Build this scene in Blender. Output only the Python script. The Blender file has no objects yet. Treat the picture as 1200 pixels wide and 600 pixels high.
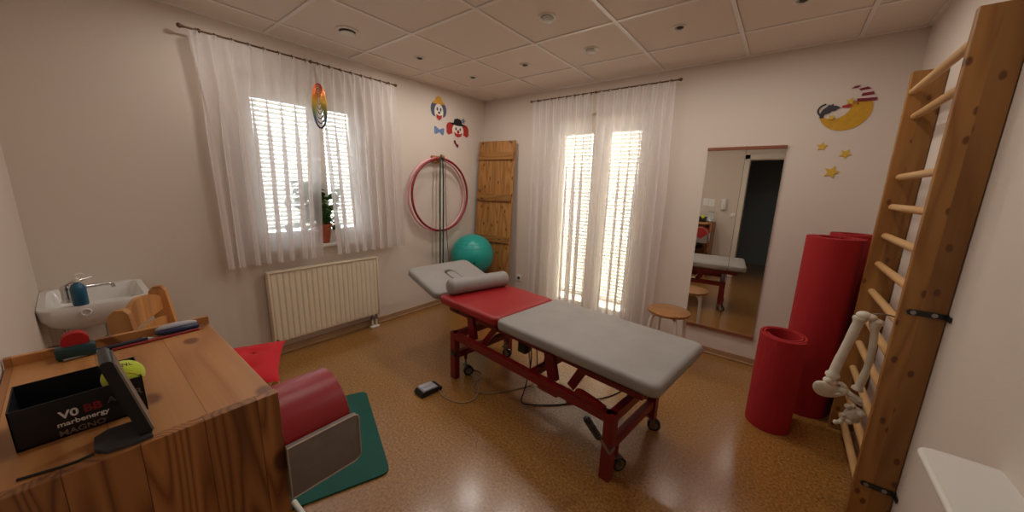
import bpy, bmesh, math, random
from mathutils import Vector, Matrix, Euler
random.seed(7)
PI = math.pi
SC = bpy.context.scene
COL = SC.collection

# ------------------------------------------------------------------ materials
def new_mat(name):
    m = bpy.data.materials.new(name); m.use_nodes = True
    nt = m.node_tree
    for n in list(nt.nodes): nt.nodes.remove(n)
    out = nt.nodes.new('ShaderNodeOutputMaterial')
    return m, nt, out
def N(nt, t, **kw):
    n = nt.nodes.new(t)
    for k, v in kw.items(): setattr(n, k, v)
    return n
def srgb(r, g, b):
    f = lambda c: (c/255/12.92) if c/255 <= .04045 else ((c/255+.055)/1.055)**2.4
    return (f(r), f(g), f(b), 1)
def ramp(nt, stops):
    n = nt.nodes.new('ShaderNodeValToRGB'); e = n.color_ramp.elements
    while len(e) < len(stops): e.new(.5)
    for i, (p, c) in enumerate(stops): e[i].position = p; e[i].color = c
    return n
def plain(name, col, rough=.5, metal=0, bump=0, bscale=200, var=0, vscale=6, spec=.5, coat=0, sheen=0, trans=0, emit=0):
    m, nt, out = new_mat(name)
    b = N(nt, 'ShaderNodeBsdfPrincipled'); nt.links.new(b.outputs[0], out.inputs[0])
    b.inputs['Base Color'].default_value = col; b.inputs['Roughness'].default_value = rough
    b.inputs['Metallic'].default_value = metal; b.inputs['Specular IOR Level'].default_value = spec
    b.inputs['Coat Weight'].default_value = coat; b.inputs['Sheen Weight'].default_value = sheen
    b.inputs['Transmission Weight'].default_value = trans
    if emit: b.inputs['Emission Color'].default_value = col; b.inputs['Emission Strength'].default_value = emit
    tc = N(nt, 'ShaderNodeTexCoord')
    if var:
        n = N(nt, 'ShaderNodeTexNoise'); n.inputs['Scale'].default_value = vscale; n.inputs['Detail'].default_value = 5
        nt.links.new(tc.outputs['Object'], n.inputs['Vector'])
        mx = N(nt, 'ShaderNodeMix', data_type='RGBA'); mx.blend_type = 'MULTIPLY'; mx.inputs[0].default_value = 1
        r = ramp(nt, [(.3, (1-var, 1-var, 1-var, 1)), (.7, (1, 1, 1, 1))])
        nt.links.new(n.outputs[0], r.inputs[0]); mx.inputs[6].default_value = col
        nt.links.new(r.outputs[0], mx.inputs[7]); nt.links.new(mx.outputs[2], b.inputs['Base Color'])
    if bump:
        n = N(nt, 'ShaderNodeTexNoise'); n.inputs['Scale'].default_value = bscale; n.inputs['Detail'].default_value = 3
        nt.links.new(tc.outputs['Object'], n.inputs['Vector'])
        bp = N(nt, 'ShaderNodeBump'); bp.inputs['Strength'].default_value = bump; bp.inputs['Distance'].default_value = .004
        nt.links.new(n.outputs[0], bp.inputs['Height']); nt.links.new(bp.outputs[0], b.inputs['Normal'])
    return m
def pine(name, grain, plank, pw, light, dark, rough=.45, ring=14, knots=1, off=0, pvar=.25, gs=.12):
    """procedural pine: grain runs along axis index `grain`, boards pw wide are laid side by side along axis `plank`"""
    m, nt, out = new_mat(name)
    L = nt.links.new
    b = N(nt, 'ShaderNodeBsdfPrincipled'); L(b.outputs[0], out.inputs[0]); b.inputs['Roughness'].default_value = rough
    tc = N(nt, 'ShaderNodeTexCoord'); sep = N(nt, 'ShaderNodeSeparateXYZ'); L(tc.outputs['Object'], sep.inputs[0])
    def M(op, a, b2=None):
        n = N(nt, 'ShaderNodeMath', operation=op)
        for i, v in enumerate((a, b2)):
            if v is None: continue
            if isinstance(v, (int, float)): n.inputs[i].default_value = v
            else: L(v, n.inputs[i])
        return n.outputs[0]
    g = sep.outputs[grain]; p = sep.outputs[plank]; o = sep.outputs[3-grain-plank]
    pid = M('FLOOR', M('DIVIDE', M('ADD', p, 10+off), pw))
    wn = N(nt, 'ShaderNodeTexWhiteNoise', noise_dimensions='1D'); L(pid, wn.inputs['W'])
    rnd = wn.outputs['Value']
    cmb = N(nt, 'ShaderNodeCombineXYZ')
    L(M('ADD', M('MULTIPLY', g, gs), M('MULTIPLY', rnd, 7)), cmb.inputs[0])
    L(M('ADD', p, M('MULTIPLY', rnd, 3)), cmb.inputs[1]); L(o, cmb.inputs[2])
    n1 = N(nt, 'ShaderNodeTexNoise'); n1.inputs['Scale'].default_value = 5.5; n1.inputs['Detail'].default_value = 2; n1.inputs['Distortion'].default_value = .4
    L(cmb.outputs[0], n1.inputs['Vector'])
    rings = M('FRACT', M('MULTIPLY', n1.outputs[0], ring))
    tri = M('ABSOLUTE', M('SUBTRACT', M('MULTIPLY', rings, 2), 1))
    # fine fibres
    cm2 = N(nt, 'ShaderNodeCombineXYZ'); L(M('MULTIPLY', g, 3), cm2.inputs[0]); L(M('MULTIPLY', p, 120), cm2.inputs[1]); L(M('MULTIPLY', o, 120), cm2.inputs[2])
    n2 = N(nt, 'ShaderNodeTexNoise'); n2.inputs['Scale'].default_value = 1; L(cm2.outputs[0], n2.inputs['Vector'])
    f = M('ADD', M('MULTIPLY', M('POWER', tri, 1.6), .7), M('MULTIPLY', n2.outputs[0], .3))
    r = ramp(nt, [(.15, light), (.95, dark)]); L(f, r.inputs[0])
    # plank tone
    pv = M('ADD', M('MULTIPLY', rnd, pvar), 1-pvar*.6)
    mx = N(nt, 'ShaderNodeMix', data_type='RGBA'); mx.blend_type = 'MULTIPLY'; mx.inputs[0].default_value = 1
    L(r.outputs[0], mx.inputs[6]); cc = N(nt, 'ShaderNodeCombineColor')
    for i in range(3): L(pv, cc.inputs[i])
    L(cc.outputs[0], mx.inputs[7]); colr = mx.outputs[2]
    # board seams
    fr = M('FRACT', M('DIVIDE', M('ADD', p, 10+off), pw)); seam = M('LESS_THAN', fr, .0015/pw if pw < .3 else -1)
    m3 = N(nt, 'ShaderNodeMix', data_type='RGBA'); L(seam, m3.inputs[0]); L(colr, m3.inputs[6]); m3.inputs[7].default_value = tuple(c*.6 for c in dark[:3])+(1,)
    colr = m3.outputs[2]
    if knots:
        cm3 = N(nt, 'ShaderNodeCombineXYZ'); L(M('ADD', M('MULTIPLY', g, .6), M('MULTIPLY', rnd, 3)), cm3.inputs[0]); L(M('ADD', M('ADD', p, M('MULTIPLY', rnd, 2)), M('MULTIPLY', o, .7)), cm3.inputs[1])
        vo = N(nt, 'ShaderNodeTexVoronoi', voronoi_dimensions='2D'); vo.inputs['Scale'].default_value = 5.5*knots; L(cm3.outputs[0], vo.inputs['Vector'])
        n3 = N(nt, 'ShaderNodeTexNoise'); n3.inputs['Scale'].default_value = 30; L(tc.outputs['Object'], n3.inputs['Vector'])
        d = M('ADD', vo.outputs['Distance'], M('MULTIPLY', n3.outputs[0], .05))
        rk = ramp(nt, [(.085, (1, 1, 1, 1)), (.13, (0, 0, 0, 1))]); L(d, rk.inputs[0])
        m4 = N(nt, 'ShaderNodeMix', data_type='RGBA'); L(M('MULTIPLY', rk.outputs[0], .85), m4.inputs[0]); L(colr, m4.inputs[6])
        m4.inputs[7].default_value = tuple(c*s for c, s in zip(dark[:3], (.42, .3, .25)))+(1,)
        colr = m4.outputs[2]
    L(colr, b.inputs['Base Color'])
    bp = N(nt, 'ShaderNodeBump'); bp.inputs['Strength'].default_value = .15; bp.inputs['Distance'].default_value = .002
    L(n2.outputs[0], bp.inputs['Height']); L(bp.outputs[0], b.inputs['Normal'])
    return m

M = {}
M['wall'] = plain('wall_paint', srgb(222, 207, 192), .9, bump=.12, bscale=180, spec=.2)
M['wallr'] = M['wall']
M['ceil'] = plain('ceiling_tile', srgb(232, 219, 206), .92, bump=.1, bscale=250, spec=.2)
M['tbar'] = plain('ceiling_bar', srgb(238, 230, 222), .32, spec=.6)
M['white'] = plain('white_lacquer', srgb(232, 226, 214), .35)
M['white_rough'] = plain('white_plastic', srgb(228, 224, 216), .5)
M['ceramic'] = plain('ceramic_white', srgb(225, 222, 216), .15)
M['radiator'] = plain('radiator_cream', srgb(232, 216, 190), .35)
M['skirt'] = plain('skirting_vinyl', srgb(176, 138, 100), .45, var=.15, vscale=9)
M['chrome'] = plain('chrome', srgb(215, 215, 215), .15, metal=1)
M['steel'] = plain('dull_steel', srgb(150, 148, 145), .35, metal=1)
M['rod'] = plain('rod_brass_dark', srgb(110, 82, 62), .4, metal=.6)
M['black'] = plain('black_plastic', srgb(24, 24, 26), .4)
M['rubber'] = plain('rubber_dark', srgb(38, 36, 36), .7)
M['dgrey'] = plain('dark_grey_plastic', srgb(62, 62, 64), .5)
M['bed_red'] = plain('red_powder_coat', srgb(118, 16, 20), .38)
M['vinyl_red'] = plain('red_vinyl', srgb(162, 28, 32), .38, bump=.1, bscale=350, var=.08, vscale=3)
M['vinyl_grey'] = plain('grey_vinyl', srgb(160, 153, 146), .48, bump=.15, bscale=300, var=.14, vscale=5)
M['foam_red'] = plain('red_foam', srgb(172, 24, 28), .85, bump=.25, bscale=220, var=.08, vscale=5)
M['cushion_red'] = plain('red_cotton', srgb(205, 12, 28), .85, bump=.2, bscale=400, sheen=.05)
M['dark_seat'] = plain('anthracite_fabric', srgb(44, 42, 44), .8)
M['felt_grey'] = plain('grey_upholstery', srgb(140, 128, 120), .8, bump=.2, bscale=300, var=.18, vscale=25)
M['piping'] = plain('pale_piping', srgb(190, 170, 150), .6)
M['ball'] = plain('teal_rubber', srgb(32, 160, 148), .32, var=.06, vscale=3)
M['hoop_pink'] = plain('pink_hoop', srgb(232, 172, 172), .4)
M['hoop_red'] = plain('dark_red_hoop', srgb(140, 30, 45), .35)
M['band_green'] = plain('dark_green_rubber', srgb(28, 58, 44), .6)
M['rope'] = plain('tan_cord', srgb(120, 85, 60), .8)
M['mat_green'] = plain('green_foam', srgb(22, 88, 76), .8, bump=.25, bscale=260, var=.08, vscale=8)
M['terracotta'] = plain('terracotta', srgb(176, 92, 58), .8, var=.15, vscale=20)
M['leaf'] = plain('leaf_green', srgb(58, 110, 38), .5, var=.5, vscale=18, trans=0)
M['leaf2'] = plain('leaf_light_green', srgb(120, 150, 60), .5, var=.3, vscale=18)
M['bone'] = plain('ivory_bone', srgb(226, 214, 192), .5, var=.15, vscale=30, bump=.15, bscale=60)
M['lamp_glass'] = plain('lamp_glass', srgb(238, 238, 234), .25)
M['cable'] = plain('grey_cable', srgb(150, 128, 100), .6)
M['yellow'] = plain('moon_yellow', srgb(212, 158, 34), .7, var=.15, vscale=30)
M['star'] = plain('star_gold', srgb(216, 172, 60), .65)
M['maroon'] = plain('maroon_paint', srgb(120, 28, 44), .7)
M['palepink'] = plain('pale_pink_paint', srgb(226, 200, 198), .7)
M['catgrey'] = plain('charcoal_paint', srgb(58, 54, 62), .7)
M['red_paint'] = plain('red_paint', srgb(176, 40, 34), .7)
M['face_paint'] = plain('face_paint', srgb(240, 226, 212), .7)
M['blue_paint'] = plain('blue_paint', srgb(104, 130, 168), .7)
M['slate'] = plain('slate_blue_paint', srgb(82, 90, 108), .7)
M['orange_paint'] = plain('ochre_paint', srgb(222, 160, 50), .7)
M['soap'] = plain('teal_soap', srgb(28, 92, 122), .25)
M['tennis'] = plain('tennis_felt', srgb(206, 222, 48), .9, bump=.5, bscale=500, sheen=.4)
M['box_black'] = plain('black_card', srgb(20, 20, 26), .5)
M['navy'] = plain('navy_plastic', srgb(38, 50, 84), .35)
M['case_grey'] = plain('pale_grey_plastic', srgb(178, 178, 186), .35)
M['pencil_red'] = plain('red_pencil', srgb(150, 34, 40), .4)
M['dteal'] = plain('dark_teal', srgb(20, 60, 64), .5)
M['paper'] = plain('paper', srgb(240, 238, 232), .9)
M['screen'] = plain('screen_blue', srgb(120, 150, 175), .2)
M['stoolwood'] = pine('stool_wood', 0, 1, .6, srgb(174, 122, 72), srgb(146, 94, 52), .35, ring=10, knots=.6)
M['chair_wood'] = pine('chair_pine', 2, 0, .5, srgb(206, 150, 88), srgb(180, 120, 62), .4, ring=8, knots=.5)
M['cab_top'] = pine('cabinet_top_pine', 0, 1, .14, srgb(196, 138, 82), srgb(168, 108, 58), .38, ring=5, knots=.85, pvar=.15)
M['cab_side'] = pine('cabinet_side_pine', 2, 1, .095, srgb(176, 116, 62), srgb(112, 62, 26), .42, ring=26, knots=.8, pvar=.45, gs=.09)
M['board'] = pine('board_pine', 2, 0, .13, srgb(178, 126, 66), srgb(142, 90, 40), .5, ring=9, knots=1.3)
M['ladder'] = pine('ladder_pine', 2, 0, .5, srgb(162, 112, 54), srgb(134, 86, 38), .42, ring=6, knots=1.7)
M['rung'] = pine('rung_beech', 1, 0, .5, srgb(206, 164, 110), srgb(188, 140, 86), .4, ring=4, knots=0)
M['mirwood'] = pine('mirror_strip_wood', 0, 2, .3, srgb(150, 88, 58), srgb(112, 62, 38), .45, ring=6, knots=0)
M['crossbar'] = pine('crossbar_pine', 0, 2, .4, srgb(172, 120, 62), srgb(140, 88, 40), .5, ring=6)
M['peg'] = plain('peg_wood', srgb(180, 120, 72), .5, var=.2, vscale=20)
M['patio'] = plain('patio_stone', srgb(226, 206, 172), .9, var=.12, vscale=4)
M['dark_room'] = plain('corridor_paint', srgb(140, 150, 156), .8)
M['frame_white'] = plain('frame_pvc', srgb(226, 214, 200), .35)

def mirror_mat():
    m, nt, out = new_mat('mirror_silver')
    b = N(nt, 'ShaderNodeBsdfGlossy'); b.inputs['Color'].default_value = (.86, .85, .8, 1); b.inputs['Roughness'].default_value = .0
    nt.links.new(b.outputs[0], out.inputs[0]); return m
M['mirror'] = mirror_mat()
def glass_mat():
    m, nt, out = new_mat('window_glass')
    t = N(nt, 'ShaderNodeBsdfTransparent'); t.inputs[0].default_value = (.96, .97, .97, 1)
    g = N(nt, 'ShaderNodeBsdfGlossy'); g.inputs['Roughness'].default_value = .02
    fr = N(nt, 'ShaderNodeFresnel'); fr.inputs[0].default_value = 1.45
    mx = N(nt, 'ShaderNodeMixShader'); L = nt.links.new
    L(fr.outputs[0], mx.inputs[0]); L(t.outputs[0], mx.inputs[1]); L(g.outputs[0], mx.inputs[2]); L(mx.outputs[0], out.inputs[0]); return m
M['glass'] = glass_mat()
def sheer(name, col, tfac, tl=.5):
    m, nt, out = new_mat(name); L = nt.links.new
    t = N(nt, 'ShaderNodeBsdfTransparent'); t.inputs[0].default_value = (1, 1, 1, 1)
    d = N(nt, 'ShaderNodeBsdfDiffuse'); d.inputs[0].default_value = col
    tr = N(nt, 'ShaderNodeBsdfTranslucent'); tr.inputs[0].default_value = col
    m1 = N(nt, 'ShaderNodeMixShader'); m1.inputs[0].default_value = tl; L(d.outputs[0], m1.inputs[1]); L(tr.outputs[0], m1.inputs[2])
    lw = N(nt, 'ShaderNodeLayerWeight'); lw.inputs[0].default_value = .35
    mr = N(nt, 'ShaderNodeMapRange'); mr.inputs[1].default_value = 0; mr.inputs[2].default_value = 1; mr.inputs[3].default_value = 1-tfac; mr.inputs[4].default_value = 1
    L(lw.outputs['Facing'], mr.inputs[0])
    mx = N(nt, 'ShaderNodeMixShader'); L(mr.outputs[0], mx.inputs[0]); L(t.outputs[0], mx.inputs[1]); L(m1.outputs[0], mx.inputs[2]); L(mx.outputs[0], out.inputs[0])
    return m
M['sheer'] = sheer('sheer_voile', srgb(250, 244, 241), .36)
M['blind'] = sheer('blind_slat', srgb(240, 236, 226), .0, .22)
def floor_mat():
    m, nt, out = new_mat('speckled_vinyl'); L = nt.links.new
    b = N(nt, 'ShaderNodeBsdfPrincipled'); L(b.outputs[0], out.inputs[0])
    tc = N(nt, 'ShaderNodeTexCoord')
    n = N(nt, 'ShaderNodeTexNoise'); n.inputs['Scale'].default_value = 75; n.inputs['Detail'].default_value = 4; n.inputs['Roughness'].default_value = .7
    L(tc.outputs['Object'], n.inputs['Vector'])
    r = ramp(nt, [(.3, srgb(98, 62, 24)), (.45, srgb(150, 102, 46)), (.56, srgb(170, 120, 58)), (.72, srgb(198, 152, 90))])
    L(n.outputs[0], r.inputs[0])
    n2 = N(nt, 'ShaderNodeTexNoise'); n2.inputs['Scale'].default_value = 1.7; n2.inputs['Detail'].default_value = 3; L(tc.outputs['Object'], n2.inputs['Vector'])
    r2 = ramp(nt, [(.3, (.9, .88, .85, 1)), (.7, (1, 1, 1, 1))]); L(n2.outputs[0], r2.inputs[0])
    mx = N(nt, 'ShaderNodeMix', data_type='RGBA'); mx.blend_type = 'MULTIPLY'; mx.inputs[0].default_value = 1
    L(r.outputs[0], mx.inputs[6]); L(r2.outputs[0], mx.inputs[7]); L(mx.outputs[2], b.inputs['Base Color'])
    b.inputs['Roughness'].default_value = .3; b.inputs['Coat Weight'].default_value = .9; b.inputs['Coat Roughness'].default_value = .2; b.inputs['Coat IOR'].default_value = 1.62
    n3 = N(nt, 'ShaderNodeTexNoise'); n3.inputs['Scale'].default_value = 30; L(tc.outputs['Object'], n3.inputs['Vector'])
    bp = N(nt, 'ShaderNodeBump'); bp.inputs['Strength'].default_value = .12; bp.inputs['Distance'].default_value = .003
    L(n3.outputs[0], bp.inputs['Height']); L(bp.outputs[0], b.inputs['Normal'])
    return m
M['floor'] = floor_mat()

# ------------------------------------------------------------------ mesh helpers
class MB:
    def __init__(s): s.bm = bmesh.new()
    def box(s, c, d, bev=0, rot=None, seg=2):
        r = bmesh.ops.create_cube(s.bm, size=1); vs = r['verts']
        for v in vs: v.co = Vector((v.co.x*d[0], v.co.y*d[1], v.co.z*d[2]))
        if bev:
            es = list({e for v in vs for e in v.link_edges})
            bb = bmesh.ops.bevel(s.bm, geom=es, offset=min(bev, min(d)*.49), segments=seg, profile=.5, affect='EDGES')
            vs = list({v for f in bb['faces'] for v in f.verts} | {v for v in vs if v.is_valid})
        mt = Matrix.Translation(c) @ (Euler(rot).to_matrix().to_4x4() if rot else Matrix())
        for v in vs: v.co = mt @ v.co
        return s
    def cyl(s, a, b, r, r2=None, seg=20, caps=True):
        a, b = Vector(a), Vector(b); r2 = r if r2 is None else r2
        z = (b-a).normalized(); x = z.orthogonal().normalized(); y = z.cross(x)
        A = [s.bm.verts.new(a+(x*math.cos(t)+y*math.sin(t))*r) for t in [2*PI*i/seg for i in range(seg)]]
        B = [s.bm.verts.new(b+(x*math.cos(t)+y*math.sin(t))*r2) for t in [2*PI*i/seg for i in range(seg)]]
        for i in range(seg): s.bm.faces.new((A[i], A[(i+1) % seg], B[(i+1) % seg], B[i]))
        if caps: s.bm.faces.new(A[::-1]); s.bm.faces.new(B)
        return s
    def tube(s, pts, r, seg=10, closed=False, smooth=0):
        P = [Vector(q) for q in pts]
        for _ in range(smooth):
            Q = [] if closed else [P[0]]
            n = len(P)
            for i in range(n if closed else n-1):
                a, b = P[i], P[(i+1) % n]; Q += [a*.75+b*.25, a*.25+b*.75]
            if not closed: Q.append(P[-1])
            P = Q
        n = len(P); rs = r if isinstance(r, (list, tuple)) else [r]*n
        if len(rs) != n: rs = [rs[min(len(rs)-1, int(i*(len(rs)-1)/(n-1)+.5))] for i in range(n)]
        rings = []; up = None
        for i in range(n):
            if closed: t = (P[(i+1) % n]-P[i-1]).normalized()
            else: t = (P[min(i+1, n-1)]-P[max(i-1, 0)]).normalized()
            if up is None: up = t.orthogonal().normalized()
            up = (up-t*up.dot(t)).normalized(); w = t.cross(up)
            rings.append([s.bm.verts.new(P[i]+(up*math.cos(a)+w*math.sin(a))*rs[i]) for a in [2*PI*k/seg for k in range(seg)]])
        for i in range(n if closed else n-1):
            A, B = rings[i], rings[(i+1) % n]
            for k in range(seg): s.bm.faces.new((A[k], A[(k+1) % seg], B[(k+1) % seg], B[k]))
        if not closed: s.bm.faces.new(rings[0][::-1]); s.bm.faces.new(rings[-1])
        return s
    def ell(s, c, rad, seg=24, rings=14, fn=None, rot=None):
        r = bmesh.ops.create_uvsphere(s.bm, u_segments=seg, v_segments=rings, radius=1)
        R = Euler(rot).to_matrix() if rot else Matrix.Identity(3)
        for v in r['verts']:
            q = Vector((v.co.x*rad[0], v.co.y*rad[1], v.co.z*rad[2]))
            if fn: q = fn(q)
            v.co = R @ q+Vector(c)
        return s
    def lathe(s, prof, c=(0, 0, 0), seg=28, sx=1, sy=1):
        c = Vector(c); R = []
        for (r, z) in prof: R.append([s.bm.verts.new(c+Vector((r*math.cos(2*PI*k/seg)*sx, r*math.sin(2*PI*k/seg)*sy, z))) for k in range(seg)])
        for i in range(len(R)-1):
            for k in range(seg): s.bm.faces.new((R[i][k], R[i][(k+1) % seg], R[i+1][(k+1) % seg], R[i+1][k]))
        s.bm.faces.new(R[0][::-1]); s.bm.faces.new(R[-1]); return s
    def prism(s, poly, th, o, u, v, w=None):
        """2-D outline in plane (u,v) at origin o, extruded th along u x v"""
        o, u, v = Vector(o), Vector(u).normalized(), Vector(v).normalized(); w = u.cross(v)
        A = [s.bm.verts.new(o+u*a+v*b) for a, b in poly]; B = [s.bm.verts.new(q.co+w*th) for q in A]
        n = len(A); s.bm.faces.new(A[::-1]); s.bm.faces.new(B)
        for i in range(n): s.bm.faces.new((A[i], A[(i+1) % n], B[(i+1) % n], B[i]))
        return s
    def grid(s, fn, nu, nv, closeu=False):
        V = [[s.bm.verts.new(fn(i/nu, j/nv)) for j in range(nv+1)] for i in range(nu+(0 if closeu else 1))]
        for i in range(nu):
            a, b = V[i], V[(i+1) % len(V)]
            for j in range(nv): s.bm.faces.new((a[j], b[j], b[j+1], a[j+1]))
        return s
    def build(s, name, mat, parent=None, smooth=True, world=False):
        bmesh.ops.recalc_face_normals(s.bm, faces=s.bm.faces)
        if world and parent is not None:
            mi = wm(parent).inverted(); s.bm.transform(mi)
        me = bpy.data.meshes.new(name); s.bm.to_mesh(me); s.bm.free()
        me.materials.append(mat if not isinstance(mat, str) else M[mat])
        o = bpy.data.objects.new(name, me); COL.objects.link(o)
        if smooth:
            for p in me.polygons: p.use_smooth = True
            try: me.set_sharp_from_angle(angle=math.radians(38))
            except Exception: pass
        if parent is not None: o.parent = parent
        return o
def wm(o):
    m = Matrix.LocRotScale(o.location, o.rotation_euler, o.scale)
    return (wm(o.parent) @ m) if o.parent else m
def tag(o, label, cat, group=None, kind=None):
    if label: o['label'] = label
    if cat: o['category'] = cat
    if group: o['group'] = group
    if kind: o['kind'] = kind
    return o
def thing(name, label, cat, loc=(0, 0, 0), rz=0, group=None):
    o = bpy.data.objects.new(name, None); COL.objects.link(o); o.empty_display_size = .05
    o.location = loc; o.rotation_euler = (0, 0, rz); return tag(o, label, cat, group)
def copytree(o, parent=None):
    c = o.copy(); COL.objects.link(c)
    if parent is not None: c.parent = parent
    for ch in list(o.children): copytree(ch, c)
    return c
def kids(o, parent=None):
    return [x for x in bpy.data.objects if x.parent == o]
def struct(o): o['kind'] = 'structure'; return o
def rrect(w, h, r, n=5, x0=0, y0=0):
    P = []
    for cx, cy, a0 in ((w-r, h-r, 0), (r, h-r, 90), (r, r, 180), (w-r, r, 270)):
        for k in range(n+1):
            a = math.radians(a0+90*k/n); P.append((x0+cx+r*math.cos(a), y0+cy+r*math.sin(a)))
    return P
def text_mesh(name, txt, size, mat, parent, mtx, ext=.0004, world=True, bold=0):
    cu = bpy.data.curves.new(name, 'FONT'); cu.body = txt; cu.size = size; cu.extrude = ext; cu.align_x = 'LEFT'; cu.offset = bold
    t = bpy.data.objects.new(name+'_src', cu); COL.objects.link(t)
    dg = bpy.context.evaluated_depsgraph_get(); me = bpy.data.meshes.new_from_object(t.evaluated_get(dg))
    bpy.data.objects.remove(t); bpy.data.curves.remove(cu)
    m = mtx if not world or parent is None else wm(parent).inverted() @ mtx
    me.transform(m); me.materials.clear(); me.materials.append(M[mat])
    o = bpy.data.objects.new(name, me); COL.objects.link(o); o.parent = parent; return o

# ------------------------------------------------------------------ room
W, L, H = 3.725, 3.6, 2.486
def wall_with_hole(name, axis, pos, th, a0, a1, holes, z1=H, mat='wall'):
    """axis 'x': wall in plane x=pos running along y; 'y': plane y=pos running along x. th signed outward thickness"""
    b = MB(); us = sorted({a0, a1} | {h[0] for h in holes} | {h[1] for h in holes}); zs = sorted({0, z1} | {h[2] for h in holes} | {h[3] for h in holes})
    for i in range(len(us)-1):
        for j in range(len(zs)-1):
            um, zm = (us[i]+us[i+1])/2, (zs[j]+zs[j+1])/2
            if any(h[0] < um < h[1] and h[2] < zm < h[3] for h in holes): continue
            du, dz = us[i+1]-us[i], zs[j+1]-zs[j]
            if axis == 'x': b.box((pos+th/2, um, zm), (abs(th), du, dz))
            else: b.box((um, pos+th/2, zm), (du, abs(th), dz))
    bmesh.ops.remove_doubles(b.bm, verts=b.bm.verts, dist=1e-5)
    return struct(b.build(name, mat, smooth=False))
WL = (-2.58, -1.62, .87, 2.205)          # window in left wall: y0,y1,z0,z1
DB = (.99, 2.13, 0.0, 2.2)               # balcony door in back wall: x0,x1,z0,z1
DR = (2.62, 3.44, 0, 1.99)               # doorway in the rear wall
wall_with_hole('wall_left', 'x', 0, -.24, -L-.2, .24, [WL])
wall_with_hole('wall_back', 'y', 0, .24, 0, W+.2, [DB])
wall_with_hole('wall_right', 'x', W, .2, -L-.2, 0, [])
wall_with_hole('wall_rear', 'y', -L, -.16, 0, W, [DR])
struct(MB().box((W/2, -L/2-.9, -.05), (W+.44, L+2.2, .1)).build('floor', 'floor', smooth=False))
# ceiling slab with T bars
cl = struct(MB().box((W/2, -L/2, H+.06), (W+.4, L+.4, .1)).build('ceiling', 'ceil', smooth=False))
cb = MB()
GA, GB = .288, .5
xs = [GA+.625*i for i in range(6)]; ys = [-(GB+.625*j) for j in range(6)]
for x in xs:
    if x < W: cb.box((x, -L/2, H+.003), (.024, L, .012))
for y in ys:
    if y > -L: cb.box((W/2, y, H+.0035), (W, .024, .012))
cb.box((.01, -L/2, H+.002), (.02, L, .014)); cb.box((W/2, -.01, H+.002), (W, .02, .014)); cb.box((W-.01, -L/2, H+.002), (.02, L, .014))
struct(cb.build('trim_1', 'tbar', smooth=False))
tl = MB()
xx = [0]+xs+[W]; yy = [0]+ys+[-L]
for i in range(len(xx)-1):
    for j in range(len(yy)-1):
        if yy[j+1] < -L-.01 or yy[j] <= -L: continue
        tl.box(((xx[i]+xx[i+1])/2, (yy[j]+yy[j+1])/2, H+.008), (xx[i+1]-xx[i]-.026, abs(yy[j+1]-yy[j])-.026, .01), .003)
o = tl.build('trim_2', 'ceil', smooth=False); struct(o)
# skirting
def skirt(name, pts):
    b = MB()
    for (x0, y0, x1, y1, nx, ny) in pts:
        cx, cy = (x0+x1)/2+nx*.006, (y0+y1)/2+ny*.006
        b.box((cx, cy, .03), (abs(x1-x0)+.012*abs(nx), abs(y1-y0)+.012*abs(ny), .06), .003)
        b.box((cx+nx*.012, cy+ny*.012, .009), (abs(x1-x0)+.018*abs(nx), abs(y1-y0)+.018*abs(ny), .018), .005)
    return struct(b.build(name, 'skirt', smooth=False))
skirt('baseboard_left', [(0, -L, 0, -.02, 1, 0)])
skirt('baseboard_back', [(0.02, 0, DB[0], 0, 0, -1), (DB[1], 0, W-.02, 0, 0, -1)])
skirt('baseboard_right', [(W, -L, W, 0, -1, 0)])
skirt('baseboard_rear', [(0.02, -L, DR[0]-.08, -L, 0, 1), (DR[1]+.08, -L, W-.02, -L, 0, 1)])
# rear doorway frame + dark corridor
f = MB()
for x in (DR[0]-.035, DR[1]+.035): f.box((x, -L+.012, 1.03), (.075, .03, 2.06), .004); f.box((x+(.03 if x < 3 else -.03), -L-.08, 1.0), (.02, .16, 2.0))
f.box(((DR[0]+DR[1])/2, -L+.012, 2.025), (DR[1]-DR[0]+.145, .03, .075), .004); f.box(((DR[0]+DR[1])/2, -L-.08, 1.985), (DR[1]-DR[0], .16, .02))
struct(f.build('door_2', 'frame_white', smooth=False))
c = MB()
c.box((1.7, -L-.9, 1.2), (.1, 1.5, 2.5)); c.box((W+.15, -L-.9, 1.2), (.1, 1.5, 2.5)); c.box((2.7, -L-1.7, 1.2), (2.4, .1, 2.5)); c.box((2.7, -L-.9, 2.45), (2.4, 1.5, .1))
struct(c.build('wall_corridor', 'dark_room', smooth=False))

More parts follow.
